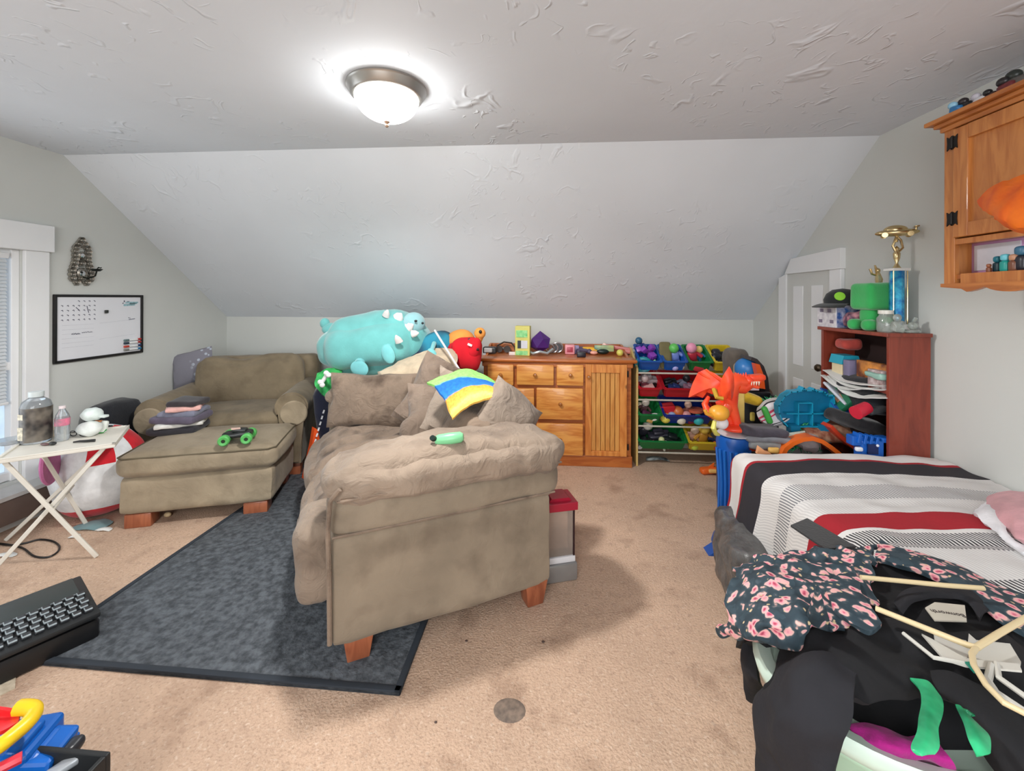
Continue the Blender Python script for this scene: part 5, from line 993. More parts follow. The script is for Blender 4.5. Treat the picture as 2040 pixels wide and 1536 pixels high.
rb('black_garment', 'black garment stuffed into the middle shelf', 'garment', 1728, 785, 2.50, (.18, .30, .2), .06, fabric((20, 22, 28)), nz=.02)
rb('blue_folder', 'blue folder sticking out of the middle shelf', 'folder', 1672, 800, 2.62, (.14, .2, .012), .005, plastic((40, 96, 176)), rot=(.45, .3, 0))
rb('white_binder', 'white and grey binder on top of the blue folder', 'folder', 1678, 788, 2.6, (.12, .2, .016), .006, plastic((206, 210, 220)), rot=(.5, .3, .2))
m = MB(); m.cyl((0, 0, -.04), (0, 0, .04), .034, .03, 20); m.mi = 1; m.cyl((0, 0, .04), (0, 0, .046), .026, .026, 16); one(m, 'red_cup', [plastic((206, 44, 66)), plastic((30, 24, 28))], 'red cup lying in front of the black garment', 'cup', loc=fy(1716, 817, 2.32), rot=(0, 1.25, .3))
rb('dark_jacket', 'long black jacket draped from the shelf down to the left', 'jacket', 1718, 846, 2.46, (.30, .22, .08), .035, fabric((28, 26, 28)), rot=(0, .38, 0), nz=.02)
rb('silver_gun_toy', 'grey metallic toy beside the red cup on the shelf', 'toy', 1745, 815, 2.36, (.1, .05, .04), .015, M('grey_metal', (96, 98, 100), .35, .5), rot=(0, -.2, 0), nz=.006)
rb('mint_wrapper', 'pale mint plastic wrapper under the papers', 'wrapper', 1755, 748, 2.34, (.1, .12, .03), .012, plastic((150, 190, 176)), nz=.012)
rb('lower_shelf_bag', 'dark bag filling the lower shelf of the bookcase', 'bag', 1740, 880, 2.46, (.15, .28, .2), .07, fabric((30, 26, 28)), nz=.02)
# on top of the bookcase
ZT = BZ+.0195
p_ = Vector((1.80, 2.70, ZT)); t = thing('printed_box', 'white printed box with blue side on top of the bookcase', 'box', p_)
m = MB(); m.box((0, 0, .0675), (.16, .17, .135), bev=.002); m.out('carton', M('box_print', (224, 222, 224), .5, c2=(190, 186, 194), vs=26), t, smooth=False)
m = MB(); m.box((.0, -.087, .0675), (.15, .004, .128)); m.out('blue_side', M('box_blue', (40, 84, 150), .5, c2=(190, 190, 210), vs=30), t, smooth=False)
for k, (y_, z_) in enumerate(((.04, .1), (-.03, .1), (.05, .035), (-.05, .035))):
    m = MB(); m.box((-.081, y_, z_), (.003, .03, .02)); m.out('print_mark', M('print_grey', (130, 120, 140), .6), t, smooth=False)
t = thing('baseball_cap', 'black baseball cap with a lime green disc on the printed box', 'cap', p_+Vector((.0, -.02, .136)), .3)
m = MB(); m.lathe([(.09, 0), (.094, .03), (.08, .065), (.05, .09), (.001, .098)], n=24); m.out('crown', fabric((26, 30, 32)), t)
m = MB(); m.grid(lambda u, v: (-.02-(.06+.11*v)*math.sin(.5+u*2.14), .0+(.09)*math.cos(.5+u*2.14)*(1+.2*v), .008-.02*v*v), 14, 5, .005); m.out('brim', fabric((22, 24, 26)), t)
m = MB(); m.lathe([(.001, .006), (.026, .004), (.027, 0), (.001, 0)], (-.075, -.045, .05), (.75, -1.0, 0.), 20); m.out('disc', plastic((140, 206, 60)), t)
m = MB(); m.rbox((0, 0, .05), (.12, .1, .1), .04, 8, nz=.02, ns=12); one(m, 'ribbon_bundle', M('ribbon', (60, 40, 70), .5, c2=(214, 150, 160), vs=24, detail=1), 'tangled ribbons and cords between the box and the green plush', 'ribbon', loc=(1.80, 2.56, ZT))
gp = M('green_plush', (48, 168, 86), .95, sheen=.5, bump=.5, bs=150); t = thing('green_plush', 'plain bright green plush with a large block head on the bookcase', 'plush toy', (1.80, 2.455, ZT), .1)
m = MB(); m.rbox((0, 0, .185), (.14, .15, .15), .028, 8, nz=.003); m.out('head', gp, t); m = MB(); m.rbox((0, 0, .07), (.085, .1, .12), .035, 6); m.out('torso', gp, t)
for x, y in ((-.05, -.045), (-.05, .045), (.05, -.045), (.05, .045)): m = MB(); m.rbox((x, y, .03), (.075, .06, .06), .026, 5); m.out('leg', gp, t)
t = thing('glass_jar', 'clear glass jar with a white lid on the bookcase', 'jar', (1.79, 2.345, ZT)); gj = M('jar_glass', (214, 222, 216), .1, trans=.7)
m = MB(); m.lathe([(.001, 0), (.034, 0), (.038, .01), (.038, .07), (.028, .085), (.028, .095), (.001, .095)], n=22); m.out('jar', gj, t); m = MB(); m.lathe([(.001, .093), (.032, .093), (.032, .112), (.001, .114)], n=22); m.out('lid', plastic((224, 222, 214)), t)
gold = M('trophy_gold', (206, 184, 136), .22, .9, var=.1)
t = thing('tall_trophy', 'tall trophy with a blue column and golden car on top', 'trophy', (1.855, 2.36, ZT))
m = MB(); m.box((0, 0, .02), (.09, .08, .04), bev=.003); m.box((0, 0, .325), (.085, .07, .014), bev=.003); m.out('base', M('marble', (226, 226, 224), .2, var=.1), t, smooth=False)
m = MB(); m.lathe([(.001, .04), (.031, .04), (.031, .318), (.001, .318)], n=8); m.out('column', M('blue_foil', (16, 96, 176), .2, .3, c2=(70, 190, 226), vs=26), t, smooth=False)
m = MB()
for s_ in (-1, 1): m.cyl((s_*.034, -.024, .04), (s_*.034, -.024, .32), .003, n=6)
m.out('rod', gold, t)
m = MB(); m.lathe([(.001, .332), (.02, .332), (.012, .345), (.006, .36), (.014, .385), (.016, .41), (.008, .425), (.012, .437), (.001, .45)], n=14); m.tube([(0, 0, .41), (.03, 0, .44), (.02, 0, .48), (0, 0, .5)], .006, 6); m.tube([(0, 0, .41), (-.02, 0, .45), (0, 0, .5)], .006, 6); m.out('figure', gold, t)
m = MB(); m.ell((0, 0, .52), (.09, .032, .02)); m.ell((-.005, 0, .534), (.05, .027, .026)); m.box((.075, 0, .545), (.02, .06, .006), bev=.002); m.cyl((.075, 0, .52), (.075, 0, .545), .004)
m.cyl((0, 0, .47), (0, 0, .51), .006, n=8); ob_ = m.out('toy_car_top', gold, t); ob_.rotation_euler = (0, 0, -.55)
for x in (-.05, .05):
    for y in (-.03, .03): m = MB(); m.cyl((x, y-.004, .508), (x, y+.004, .508), .013, n=14); ob_ = m.out('car_wheel', gold, t); ob_.rotation_euler = (0, 0, -.55)
t = thing('small_trophy', 'small golden winged trophy behind the green plush', 'trophy', (1.87, 2.5, ZT))
m = MB(); m.box((0, 0, .06), (.05, .05, .12), bev=.004); m.out('base', M('marble', (226, 226, 224), .2, var=.1), t, smooth=False)
m = MB(); m.lathe([(.001, .12), (.045, .12), (.035, .16), (.012, .21), (.02, .225), (.01, .24), (.001, .245)], n=14); m.tube([(0, 0, .24), (.002, 0, .28), (-.006, 0, .32), (-.02, 0, .36)], .01, 8, rr=[.014, .018, .01, .004]); m.tube([(.0, 0, .3), (-.035, 0, .31), (-.045, 0, .34)], .006, 6); m.ell((-.004, 0, .33), (.012, .012, .014)); m.out('winged_figure', gold, t)
m = MB(); m.rbox((0, 0, .03), (.05, .04, .06), .014, 6, nz=.006, ns=20); m.ell((0, 0, .075), (.018, .016, .02)); one(m, 'crystal_figurine', gj, 'small clear crystal figurine right of the jar', 'figurine', loc=(1.80, 2.285, ZT))
m = MB(); m.box((0, 0, .008), (.06, .03, .016), bev=.003); m.ell((0, 0, .035), (.022, .016, .022)); m.tube([(0, 0, .05), (.015, 0, .075)], .008, 6); one(m, 'glass_animal', gj, 'small glass animal on a white base at the near end of the bookcase', 'figurine', loc=(1.87, 2.28, ZT))
# ================================================================ WALL CABINET
cb = wood('cabinet_pine', (196, 128, 66), (168, 98, 44), 2, .4); cbh = wood('cabinet_pine_h', (190, 120, 60), (160, 92, 42), 1, .4, False)
FX, FY1, FY0, CZ0, CZ1 = 1.65, 1.862, 1.0, 1.462, 2.10
wc = thing('wall_cabinet', 'pine wall cabinet with one door and open shelf on the right wall', 'cabinet', (FX, FY1, 0))
Dp = XR-FX-.002; Ly = FY1-FY0
m = MB(); m.box((Dp/2, -.009, (CZ0+CZ1)/2), (Dp, .018, CZ1-CZ0)); m.out('side_panel', cb, wc, smooth=False)
m = MB(); m.box((Dp/2, -Ly+.009, (CZ0+CZ1)/2), (Dp, .018, CZ1-CZ0)); m.out('side_panel', cb, wc, smooth=False)
m = MB(); m.box((Dp/2, -Ly/2, CZ0+.03), (Dp-.01, Ly-.036, .016)); m.out('shelf', cbh, wc, smooth=False)
m = MB(); m.box((Dp/2, -Ly/2, 1.635), (Dp-.01, Ly-.036, .016)); m.out('shelf', cbh, wc, smooth=False)
m = MB(); m.box((Dp-.005, -Ly/2, (CZ0+CZ1)/2), (.01, Ly-.036, CZ1-CZ0)); m.out('back_panel', cbh, wc, smooth=False)
m = MB(); m.box((.007, -.0215, (CZ0+CZ1)/2), (.02, .045, CZ1-CZ0), bev=.002); m.box((.0085, -Ly/2, 1.632), (.018, Ly-.08, .022), bev=.001); m.box((.0085, -Ly/2-.02, CZ0+.022), (.018, Ly-.09, .04), bev=.001); m.out('face_frame', cb, wc, smooth=False)
sca = [(0, 0), (0, -.012)]
for k in range(41):
    y_ = k/40*Ly; q = (y_/.17) % 1.; sca.append((-y_, -.014-.022*abs(math.sin(PI*q))**.7 if .1 < y_ else -.014-.1*y_))
sca += [(-Ly, 0)]
m = MB(); m.prism(sca, -.018, (.001, 0, CZ0+.004), (0, 1, 0), (0, 0, 1)); m.out('scalloped_apron', cbh, wc, smooth=False)
m = MB(); m.prism([(.0, CZ1-.012), (-.014, CZ1-.005), (-.02, CZ1+.012), (-.04, CZ1+.022), (-.046, CZ1+.042), (Dp, CZ1+.042), (Dp, CZ1-.012)], -Ly-.05, (0, .045, 0), (1, 0, 0), (0, 0, 1)) if False else None
for (x0, x1, z0, z1) in ((-.012, Dp, CZ1-.012, CZ1+.008), (-.026, Dp, CZ1+.008, CZ1+.024), (-.046, Dp, CZ1+.024, CZ1+.042)): m.box(((x0+x1)/2, -Ly/2-x0*-.5*0, (z0+z1)/2), (x1-x0, Ly-2*x0, z1-z0), bev=.004)
m.out('crown', cbh, wc, smooth=False)
d0_, d1_ = -.047, -.047-.62
do = None
m = MB(); zA, zB = 1.648, CZ1-.018
m.box((-.004, d0_-.03, (zA+zB)/2), (.02, .06, zB-zA), bev=.003); m.box((-.004, d1_+.03, (zA+zB)/2), (.02, .06, zB-zA), bev=.003); m.box((-.004, (d0_+d1_)/2, zA+.027), (.02, .5, .055), bev=.002); m.box((-.004, (d0_+d1_)/2, zB-.027), (.02, .5, .055), bev=.002)
do = m.out('door', cb, wc, smooth=False)
m = MB(); m.box((.004, (d0_+d1_)/2, (zA+zB)/2), (.012, .5, zB-zA-.1)); m.out('door_panel', cb, do, smooth=False)
iron = M('black_iron', (34, 30, 28), .5, .5)
for z in (2.03, 1.725):
    for dy_ in (-.012, .012):
        m = MB(); m.prism([(-.01, -.028), (0, -.02), (.01, -.028), (.008, 0), (.01, .028), (0, .02), (-.01, .028), (-.008, 0)], .004, (-.017, d0_+dy_, z), (0, 1, 0), (0, 0, 1)); m.out('hinge', iron, do if dy_ < 0 else do, smooth=False)
    m = MB(); m.cyl((-.018, d0_, z-.022), (-.018, d0_, z+.022), .005, n=10); m.out('hinge_pin', iron, do)
# orange hat / bag on the door
m = MB(); q = lambda px, py, X: fx(px, py, X)
m.patch([[q(1966, 402, 1.57), q(1975, 385, 1.55), q(2000, 372, 1.53), q(2060, 355, 1.5)], [q(1972, 412, 1.53), q(1995, 405, 1.47), q(2030, 395, 1.45), q(2070, 390, 1.44)], [q(1985, 420, 1.5), q(2010, 432, 1.44), q(2040, 440, 1.42), q(2080, 445, 1.4)], [q(1990, 424, 1.56), q(2020, 440, 1.52), q(2050, 452, 1.5), q(2090, 460, 1.48)]], 16, 16, .02, .012, 12)
one(m, 'orange_bag', M('orange_bag', (246, 120, 6), .6, c2=(228, 92, 6), vs=12), 'bright orange bag hanging from the cabinet door', 'bag')
m = MB(); m.patch([[q(2012, 428, 1.44), q(2040, 424, 1.42), q(2060, 420, 1.41)], [q(2025, 440, 1.46), q(2045, 446, 1.44), q(2070, 452, 1.43)]], 8, 8, .01, .006, 20); one(m, 'pink_tissue', fabric((232, 186, 160)), 'pale pink tissue tucked into the orange bag', 'tissue')
# in the open shelf
sz_ = CZ0+.039
t = thing('pink_framed_picture', 'white picture in a pink-lilac frame on the open cabinet shelf', 'picture', fx(1990, 520, 1.74)); t.location.z = sz_+.066; y_ = t.location.y
m = MB(); m.box((0, 0, 0), (.012, .2, .13), bev=.006); m.out('frame', plastic((206, 160, 206)), t); m = MB(); m.box((-.008, 0, 0), (.004, .165, .1)); m.out('picture', M('pic_white', (224, 226, 236), .4), t, smooth=False)
def figs(name, lab, px, X, c_, c2_, s_=1.):
    p_ = fx(px, 540, X); t = thing(name, lab, 'figurine', (X, p_.y, sz_), group='figurines on the cabinet shelf'); m = MB(); m.rbox((0, 0, .022*s_), (.026*s_, .03*s_, .044*s_), .01*s_, 4); m.out('body', plastic(c_), t); m = MB(); m.rbox((0, 0, .056*s_), (.024*s_, .026*s_, .026*s_), .009*s_, 4); m.out('head', plastic(c2_), t)
figs('figurine', 'tiny brown figurine at the left of the cabinet shelf', 1970, 1.67, (130, 74, 50), (150, 90, 60), .5); figs('figurine', 'dark teal figurine on the cabinet shelf', 1988, 1.69, (30, 60, 70), (30, 120, 140), .9)
figs('figurine', 'bright turquoise figurine on the cabinet shelf', 2003, 1.67, (30, 150, 140), (110, 200, 214), .95); figs('figurine', 'tan and brown figurine on the cabinet shelf', 2020, 1.67, (120, 76, 56), (190, 140, 110), .9); figs('figurine', 'black and blue figurine at the right of the cabinet shelf', 2036, 1.68, (34, 34, 44), (60, 110, 140), 1.3)
# on top of the cabinet
zt = CZ1+.0425
for (px_, lb, c_, c2_, s_, X_) in ((1908, 'small blue toy at the far end of the cabinet top', (50, 120, 176), (150, 200, 226), 1., 1.66), (1930, 'black toy bird behind the small blue toy on the cabinet top', (22, 22, 26), (44, 36, 40), 1.1, 1.68), (1955, 'white rounded toy on the cabinet top', (222, 218, 220), (200, 196, 206), 1., 1.68), (1978, 'dark brown toy on the cabinet top', (60, 34, 30), (30, 26, 28), .9, 1.68), (2012, 'maroon toy car on the cabinet top', (110, 40, 44), (40, 36, 38), 1.2, 1.68), (2036, 'grey and black toy nearest the camera on the cabinet top', (96, 92, 88), (40, 46, 42), 1.5, 1.7)):
    p_ = fx(px_, 200, X_); t = thing('cabinet_top_toy', lb, 'toy', (X_, p_.y, zt), group='toys on top of the wall cabinet')
    m = MB(); m.rbox((0, 0, .02*s_), (.04*s_, .05*s_, .036*s_), .014*s_, 6, nz=.004, ns=30, seed=px_); m.out('body', plastic(c_), t); m = MB(); m.ell((-.006, .014*s_, .045*s_), (.014*s_, .017*s_, .014*s_), u=12, w=8); m.out('head', plastic(c2_), t)
# ================================================================ BED
BXL, BXR, BYF, BYN, BT = 1.045, 1.935, 2.215, .45, .60
bed = thing('bed', 'low single bed against the right wall, covered by the striped comforter', 'bed', ((BXL+BXR)/2, (BYF+BYN)/2, 0)); cx, cy = (BXL+BXR)/2, (BYF+BYN)/2
m = MB(); m.rbox((0, 0, .45), (BXR-BXL-.04, BYF-BYN-.05, .24), .05, 8); m.out('mattress', fabric((206, 204, 200)), bed)
m = MB(); m.box((0, 0, .25), (BXR-BXL-.06, BYF-BYN-.08, .16), bev=.01); m.out('box_base', M('dark_fabric_base', (52, 52, 58), .9), bed)
for sx in (-1, 1):
    for sy_ in (-1, 1): m = MB(); m.cyl((sx*.38, sy_*.8, 0), (sx*.38, sy_*.8, .18), .022, n=12); m.out('leg', iron, bed)
cmf = M('comforter', (220, 218, 216), .9, bump=.35, bs=70); N, L, b = nodes(cmf)
uv = N.new('ShaderNodeUVMap'); sp = N.new('ShaderNodeSeparateXYZ'); L.new(uv.outputs[0], sp.inputs[0])
# stripes run across the bed; V holds the distance from the far edge in metres / 2.4
W_ = (226, 224, 222); K_ = (44, 42, 48); RD = (164, 30, 42)
bands = []     # (start distance, colour, hatch)
ydist = lambda py: BYF-fz(1693, py, BT+.03).y
st = [(-.62, RD, 0), (-.52, RD, 0), (-.10, W_, 0), (ydist(920), RD, 0), (ydist(922), K_, 0), (ydist(944), W_, .25), (ydist(968), (128, 130, 134), 1), (ydist(991), W_, .25), (ydist(1021), RD, 0), (ydist(1049), W_, 0), (ydist(1055), K_, 1), (ydist(1086), W_, .2), (ydist(1140), K_, 1), (ydist(1200), W_, 0), (ydist(1260), RD, 0), (ydist(1320), W_, 0)]
OFF = .7; SPAN = 2.6
cr = N.new('ShaderNodeValToRGB'); cr.color_ramp.interpolation = 'CONSTANT'; hr = N.new('ShaderNodeValToRGB'); hr.color_ramp.interpolation = 'CONSTANT'
wig = N.new('ShaderNodeTexNoise'); wig.inputs['Scale'].default_value = 5; L.new(uv.outputs[0], wig.inputs['Vector'])
ad = N.new('ShaderNodeMath'); ad.operation = 'MULTIPLY_ADD'; ad.inputs[1].default_value = .004; L.new(wig.outputs['Fac'], ad.inputs[0]); L.new(sp.outputs['Y'], ad.inputs[2])
L.new(ad.outputs[0], cr.inputs[0]); L.new(ad.outputs[0], hr.inputs[0])
for rmp, ix in ((cr, 1), (hr, 2)):
    e = rmp.color_ramp.elements; f0 = True
    for i, s_ in enumerate(st):
        pos = max(0, (s_[0]+OFF)/SPAN); col = rgb(s_[1]) if ix == 1 else (s_[2],)*3+(1,)
        if i == 0: e[0].position = 0; e[0].color = col
        elif i == 1: e[1].position = pos; e[1].color = col
        else: q_ = e.new(pos); q_.color = col
wv = N.new('ShaderNodeTexWave'); wv.inputs['Scale'].default_value = 34; wv.inputs['Distortion'].default_value = 1.2; wv.inputs['Detail Scale'].default_value = 1; wv.bands_direction = 'X'
mp = N.new('ShaderNodeMapping'); mp.inputs['Rotation'].default_value = (0, 0, .35); mp.inputs['Scale'].default_value = (1.1, 1.4, 1); L.new(uv.outputs[0], mp.inputs[0]); L.new(mp.outputs[0], wv.inputs['Vector'])
gt = N.new('ShaderNodeMapRange'); gt.inputs[1].default_value = .4; gt.inputs[2].default_value = .55; L.new(wv.outputs['Fac'], gt.inputs[0])
mu = N.new('ShaderNodeMath'); mu.operation = 'MULTIPLY'; L.new(hr.outputs[0], mu.inputs[0]); L.new(gt.outputs[0], mu.inputs[1])
# hatch: swaps between white and dark
mxx = N.new('ShaderNodeMix'); mxx.data_type = 'RGBA'; mxx.inputs[6].default_value = rgb(W_); L.new(cr.outputs[0], mxx.inputs[7])
inv_ = N.new('ShaderNodeMath'); inv_.operation = 'SUBTRACT'; inv_.inputs[0].default_value = 1; L.new(mu.outputs[0], inv_.inputs[1]); L.new(inv_.outputs[0], mxx.inputs[0])
mg = N.new('ShaderNodeMix'); mg.data_type = 'RGBA'; mg.inputs[7].default_value = rgb((150, 150, 152)); L.new(mxx.outputs[2], mg.inputs[6])
lt = N.new('ShaderNodeMath'); lt.operation = 'COMPARE'; lt.inputs[1].default_value = .23; lt.inputs[2].default_value = .06; L.new(hr.outputs[0], lt.inputs[0])
m2 = N.new('ShaderNodeMath'); m2.operation = 'MULTIPLY'; L.new(lt.outputs[0], m2.inputs[0]); L.new(gt.outputs[0], m2.inputs[1]); m3 = N.new('ShaderNodeMath'); m3.operation = 'MULTIPLY'; m3.inputs[1].default_value = .3; L.new(m2.outputs[0], m3.inputs[0]); L.new(m3.outputs[0], mg.inputs[0])
L.new(mg.outputs[2], b.inputs['Base Color'])
m = MB(); NU, NV = 70, 110; LD = .44; TOPW = BXR-BXL
def cf(u, v):
    a = u*(LD+TOPW)-LD            # <0: left drape
    c_ = v*SPAN-OFF               # distance from the far edge; <0: far drape
    if a >= 0: x, za = BXL+a, 0.
    else:
        t_ = -a*(1-.85*max(0, min(1, (c_-.75)/.25))); r_ = .07; k = min(t_/(r_*1.57), 1); x = BXL-r_*math.sin(k*PI/2)*1.0-.10*max(0, t_-.11)*(1+.8*max(0, min(1, .7-c_))); za = -r_*(1-math.cos(k*PI/2))-max(0, t_-.11)
    if c_ >= 0: y, zc_ = BYF-c_, 0.
    else:
        t_ = -c_*.62; r_ = .07; k = min(t_/(r_*1.57), 1); y = BYF+r_*math.sin(k*PI/2)+.05*max(0, t_-.11); zc_ = -r_*(1-math.cos(k*PI/2))-max(0, t_-.11)
    z = BT+.02+min(za, zc_) + (.35*max(za, zc_) if (za < 0 and zc_ < 0) else 0)
    z += .018*math.sin(min(max(a, 0)/TOPW, 1)*PI)*(1 if c_ > 0 else 0)
    P = Vector((x, y, z)); q_ = mnoise.noise_vector(P*5)+.5*mnoise.noise_vector(P*11)
    if a < 0: P.x += -.02*math.sin(y*16)*min(1, -a/.3)
    P += Vector((q_.x*.012, q_.y*.008, q_.z*.012)); P.z -= .006*(abs(math.sin(c_*PI/.26)) < .12); P.z = max(P.z, .03); P.x = min(P.x, XR-.012)
    return P
m.grid(cf, NU, NV, .014)
for f in m.b.faces: pass
one(m, 'comforter', cmf, 'white comforter with black, grey and red stripes over the bed', 'comforter', angle=1.5)
# long black strap/box on the bed
a, b2, c_, d_ = fz(1575, 1046, .66), fz(1608, 1032, .66), fz(1705, 1088, .66), fz(1645, 1093, .66)
m = MB(); V = [m.b.verts.new(q) for q in (a, b2, c_, d_)]; f = m.b.faces.new(V); g_ = bmesh.ops.extrude_face_region(m.b, geom=[f]); 
for v in g_['geom']:
    if isinstance(v, bmesh.types.BMVert): v.co.z -= .006
one(m, 'black_strap', fabric((32, 32, 34)), 'flat black strap lying diagonally on the comforter', 'strap', smooth=False)
P = fz
m = MB(); m.patch([[P(1962, 995, .66), P(1990, 982, .68), P(2060, 985, .7)], [P(1975, 1020, .67), P(2010, 1015, .71), P(2070, 1015, .73)], [P(1995, 1045, .66), P(2020, 1060, .69), P(2080, 1075, .7)], [P(2020, 1072, .65), P(2040, 1085, .66), P(2080, 1100, .67)]], 16, 16, .02, .012, 12); one(m, 'pink_garment', fabric((206, 152, 158)), 'dusty pink garment lying on the comforter by the wall', 'garment')
m = MB(); m.patch([[P(1938, 1022, .65), P(1958, 1000, .66), P(1970, 996, .67)], [P(1960, 1040, .66), P(1985, 1035, .68), P(2000, 1040, .68)], [P(1990, 1065, .65), P(2015, 1075, .66), P(2030, 1080, .66)], [P(2030, 1100, .65), P(2060, 1105, .66), P(2080, 1100, .66)]], 14, 10, .014, .012, 14); one(m, 'white_cloth', fabric((224, 224, 228)), 'crumpled white cloth beside the pink garment', 'cloth')
# ================================================================ LAUNDRY BASKET AND CLOTHES
lb_ = thing('laundry_basket', 'pale mint oval laundry basket piled with clothes in the foreground', 'basket', (.805, 1.04, 0)); mint = M('mint_plastic', (178, 214, 190), .35, var=.03)
m = MB(); SX, SYr = .265, .215
prof = [(.001, 0), (.78, 0), (.8, .01), (.93, .46), (1.0, .475), (1.02, .49), (1.0, .505), (.92, .5), (.9, .46), (.77, .02), (.001, .02)]
m.lathe([(r_*SX, z) for r_, z in prof], n=48, sy=SYr/SX); m.out('tub', mint, lb_, angle=1.)
m = MB(); m.lathe([(.96*SX, .485), (1.06*SX, .495), (1.08*SX, .515), (1.04*SX, .53), (.93*SX, .525), (.9*SX, .5)], n=48, sy=SYr/SX); m.out('rim', M('mint_rim', (206, 226, 212), .35, var=.02), lb_, angle=1.)
dk = M('black_cloth', (15, 15, 19), .9, var=.25, vs=6, bump=.4, bs=60); dk2 = M('charcoal_cloth', (27, 27, 33), .85, var=.2, vs=7, bump=.4, bs=70)
fl = M('floral_fabric', (54, 72, 80), .8, bump=.3, bs=80); N, L, b = nodes(fl); tcx = N.new('ShaderNodeTexCoord')
wn = N.new('ShaderNodeTexNoise'); wn.inputs['Scale'].default_value = 30; L.new(tcx.outputs['Object'], wn.inputs['Vector'])
vm = N.new('ShaderNodeVectorMath'); vm.operation = 'MULTIPLY_ADD'; vm.inputs[1].default_value = (.03,)*3; L.new(wn.outputs['Color'], vm.inputs[0]); L.new(tcx.outputs['Object'], vm.inputs[2])
vv = N.new('ShaderNodeTexVoronoi'); vv.inputs['Scale'].default_value = 36; L.new(vm.outputs[0], vv.inputs['Vector'])
cr = N.new('ShaderNodeValToRGB'); L.new(vv.outputs['Distance'], cr.inputs[0]); e = cr.color_ramp.elements; e[0].position = 0; e[0].color = rgb((120, 44, 58)); e[1].position = 1; e[1].color = rgb((38, 52, 62))
for p_, c_ in ((.14, (206, 90, 116)), (.24, (240, 166, 176)), (.38, (232, 186, 176)), (.44, (70, 84, 92)), (.56, (44, 62, 72))): q = e.new(p_); q.color = rgb(c_)
v2 = N.new('ShaderNodeTexVoronoi'); v2.inputs['Scale'].default_value = 58; L.new(vm.outputs[0], v2.inputs['Vector']); sc2 = N.new('ShaderNodeSeparateColor'); L.new(vv.outputs['Color'], sc2.inputs[0])
g1 = N.new('ShaderNodeMath'); g1.operation = 'GREATER_THAN'; g1.inputs[1].default_value = .14; L.new(sc2.outputs[0], g1.inputs[0])
mx = N.new('ShaderNodeMix'); mx.data_type = 'RGBA'; mx.inputs[6].default_value = rgb((52, 70, 80)); L.new(g1.outputs[0], mx.inputs[0]); L.new(cr.outputs[0], mx.inputs[7])
g2 = N.new('ShaderNodeMapRange'); g2.inputs[1].default_value = .26; g2.inputs[2].default_value = .18; L.new(v2.outputs['Distance'], g2.inputs[0]); sc3 = N.new('ShaderNodeSeparateColor'); L.new(v2.outputs['Color'], sc3.inputs[0]); g3 = N.new('ShaderNodeMath'); g3.operation = 'GREATER_THAN'; g3.inputs[1].default_value = .7; L.new(sc3.outputs[0], g3.inputs[0]); g4 = N.new('ShaderNodeMath'); g4.operation = 'MULTIPLY'; L.new(g2.outputs[0], g4.inputs[0]); L.new(g3.outputs[0], g4.inputs[1])
mx2 = N.new('ShaderNodeMix'); mx2.data_type = 'RGBA'; L.new(g4.outputs[0], mx2.inputs[0]); L.new(mx.outputs[2], mx2.inputs[6]); mx2.inputs[7].default_value = rgb((214, 190, 150)); L.new(mx2.outputs[2], b.inputs['Base Color'])
def cloth(name, lab, cat, rows, mat, th=.012, nz=.014, ns=9, nu=30, nv=30, seed=0., **k):
    m = MB(); m.patch([[P(*c_) for c_ in r_] for r_ in rows], nu, nv, th, nz, ns, seed); return one(m, name, mat, lab, cat, angle=1.5, **k)
# inner heap of dark clothes filling the basket
m = MB(); m.ell((0, 0, 0), (.235, .19, .14), nz=.02, ns=6); one(m, 'dark_clothes_heap', dk, 'heap of black clothes filling the laundry basket', 'clothes', loc=(.81, 1.05, .42))
m = MB(); m.ell((0, 0, 0), (.24, .15, .10), nz=.03, ns=7); one(m, 'black_skirt', dk2, 'dark charcoal garment on the back of the basket heap', 'garment', loc=(1.0, 1.26, .53))
# black sweater with neckline, spread over the heap
cloth('black_sweater', 'large black sweater spread over the basket with its neck opening up', 'sweater',
 [[(1590, 1160, .60), (1700, 1130, .62), (1820, 1120, .63), (1950, 1160, .63), (2060, 1190, .62)],
  [(1580, 1215, .60), (1690, 1190, .63), (1820, 1180, .64), (1940, 1215, .64), (2070, 1260, .63)],
  [(1560, 1270, .58), (1660, 1255, .64), (1800, 1270, .66), (1930, 1290, .66), (2080, 1320, .64)],
  [(1540, 1330, .54), (1640, 1320, .62), (1780, 1330, .65), (1920, 1360, .65), (2080, 1400, .63)],
  [(1515, 1400, .48), (1610, 1390, .58), (1730, 1380, .62), (1900, 1400, .63), (2080, 1480, .60)]], dk, nz=.020, ns=11, nu=50, nv=50)
cloth('black_sleeve', 'black sweater sleeve hanging down the left front of the basket', 'sleeve',
 [[(1590, 1280, .60), (1640, 1285, .625), (1690, 1300, .635), (1720, 1320, .64)],
  [(1545, 1330, .54), (1600, 1340, .61), (1660, 1360, .625), (1700, 1380, .63)],
  [(1512, 1400, .47), (1560, 1420, .55), (1630, 1440, .58), (1680, 1450, .59)],
  [(1505, 1470, .38), (1550, 1490, .46), (1610, 1510, .50), (1672, 1500, .54)],
  [(1508, 1560, .28), (1555, 1580, .36), (1610, 1590, .42), (1668, 1580, .48)]], dk2, nz=.022, ns=8)
cloth('black_cloth_edge', 'black cloth swag across the lower right of the heap', 'cloth',
 [[(1850, 1340, .66), (1900, 1350, .67), (1980, 1380, .67), (2070, 1420, .66)], [(1880, 1390, .65), (1930, 1410, .66), (2000, 1450, .66), (2080, 1500, .65)], [(1935, 1440, .62), (1980, 1480, .63), (2030, 1520, .63), (2080, 1560, .62)], [(1960, 1500, .58), (2000, 1560, .58), (2050, 1590, .58), (2090, 1600, .58)]], dk, nz=.012)
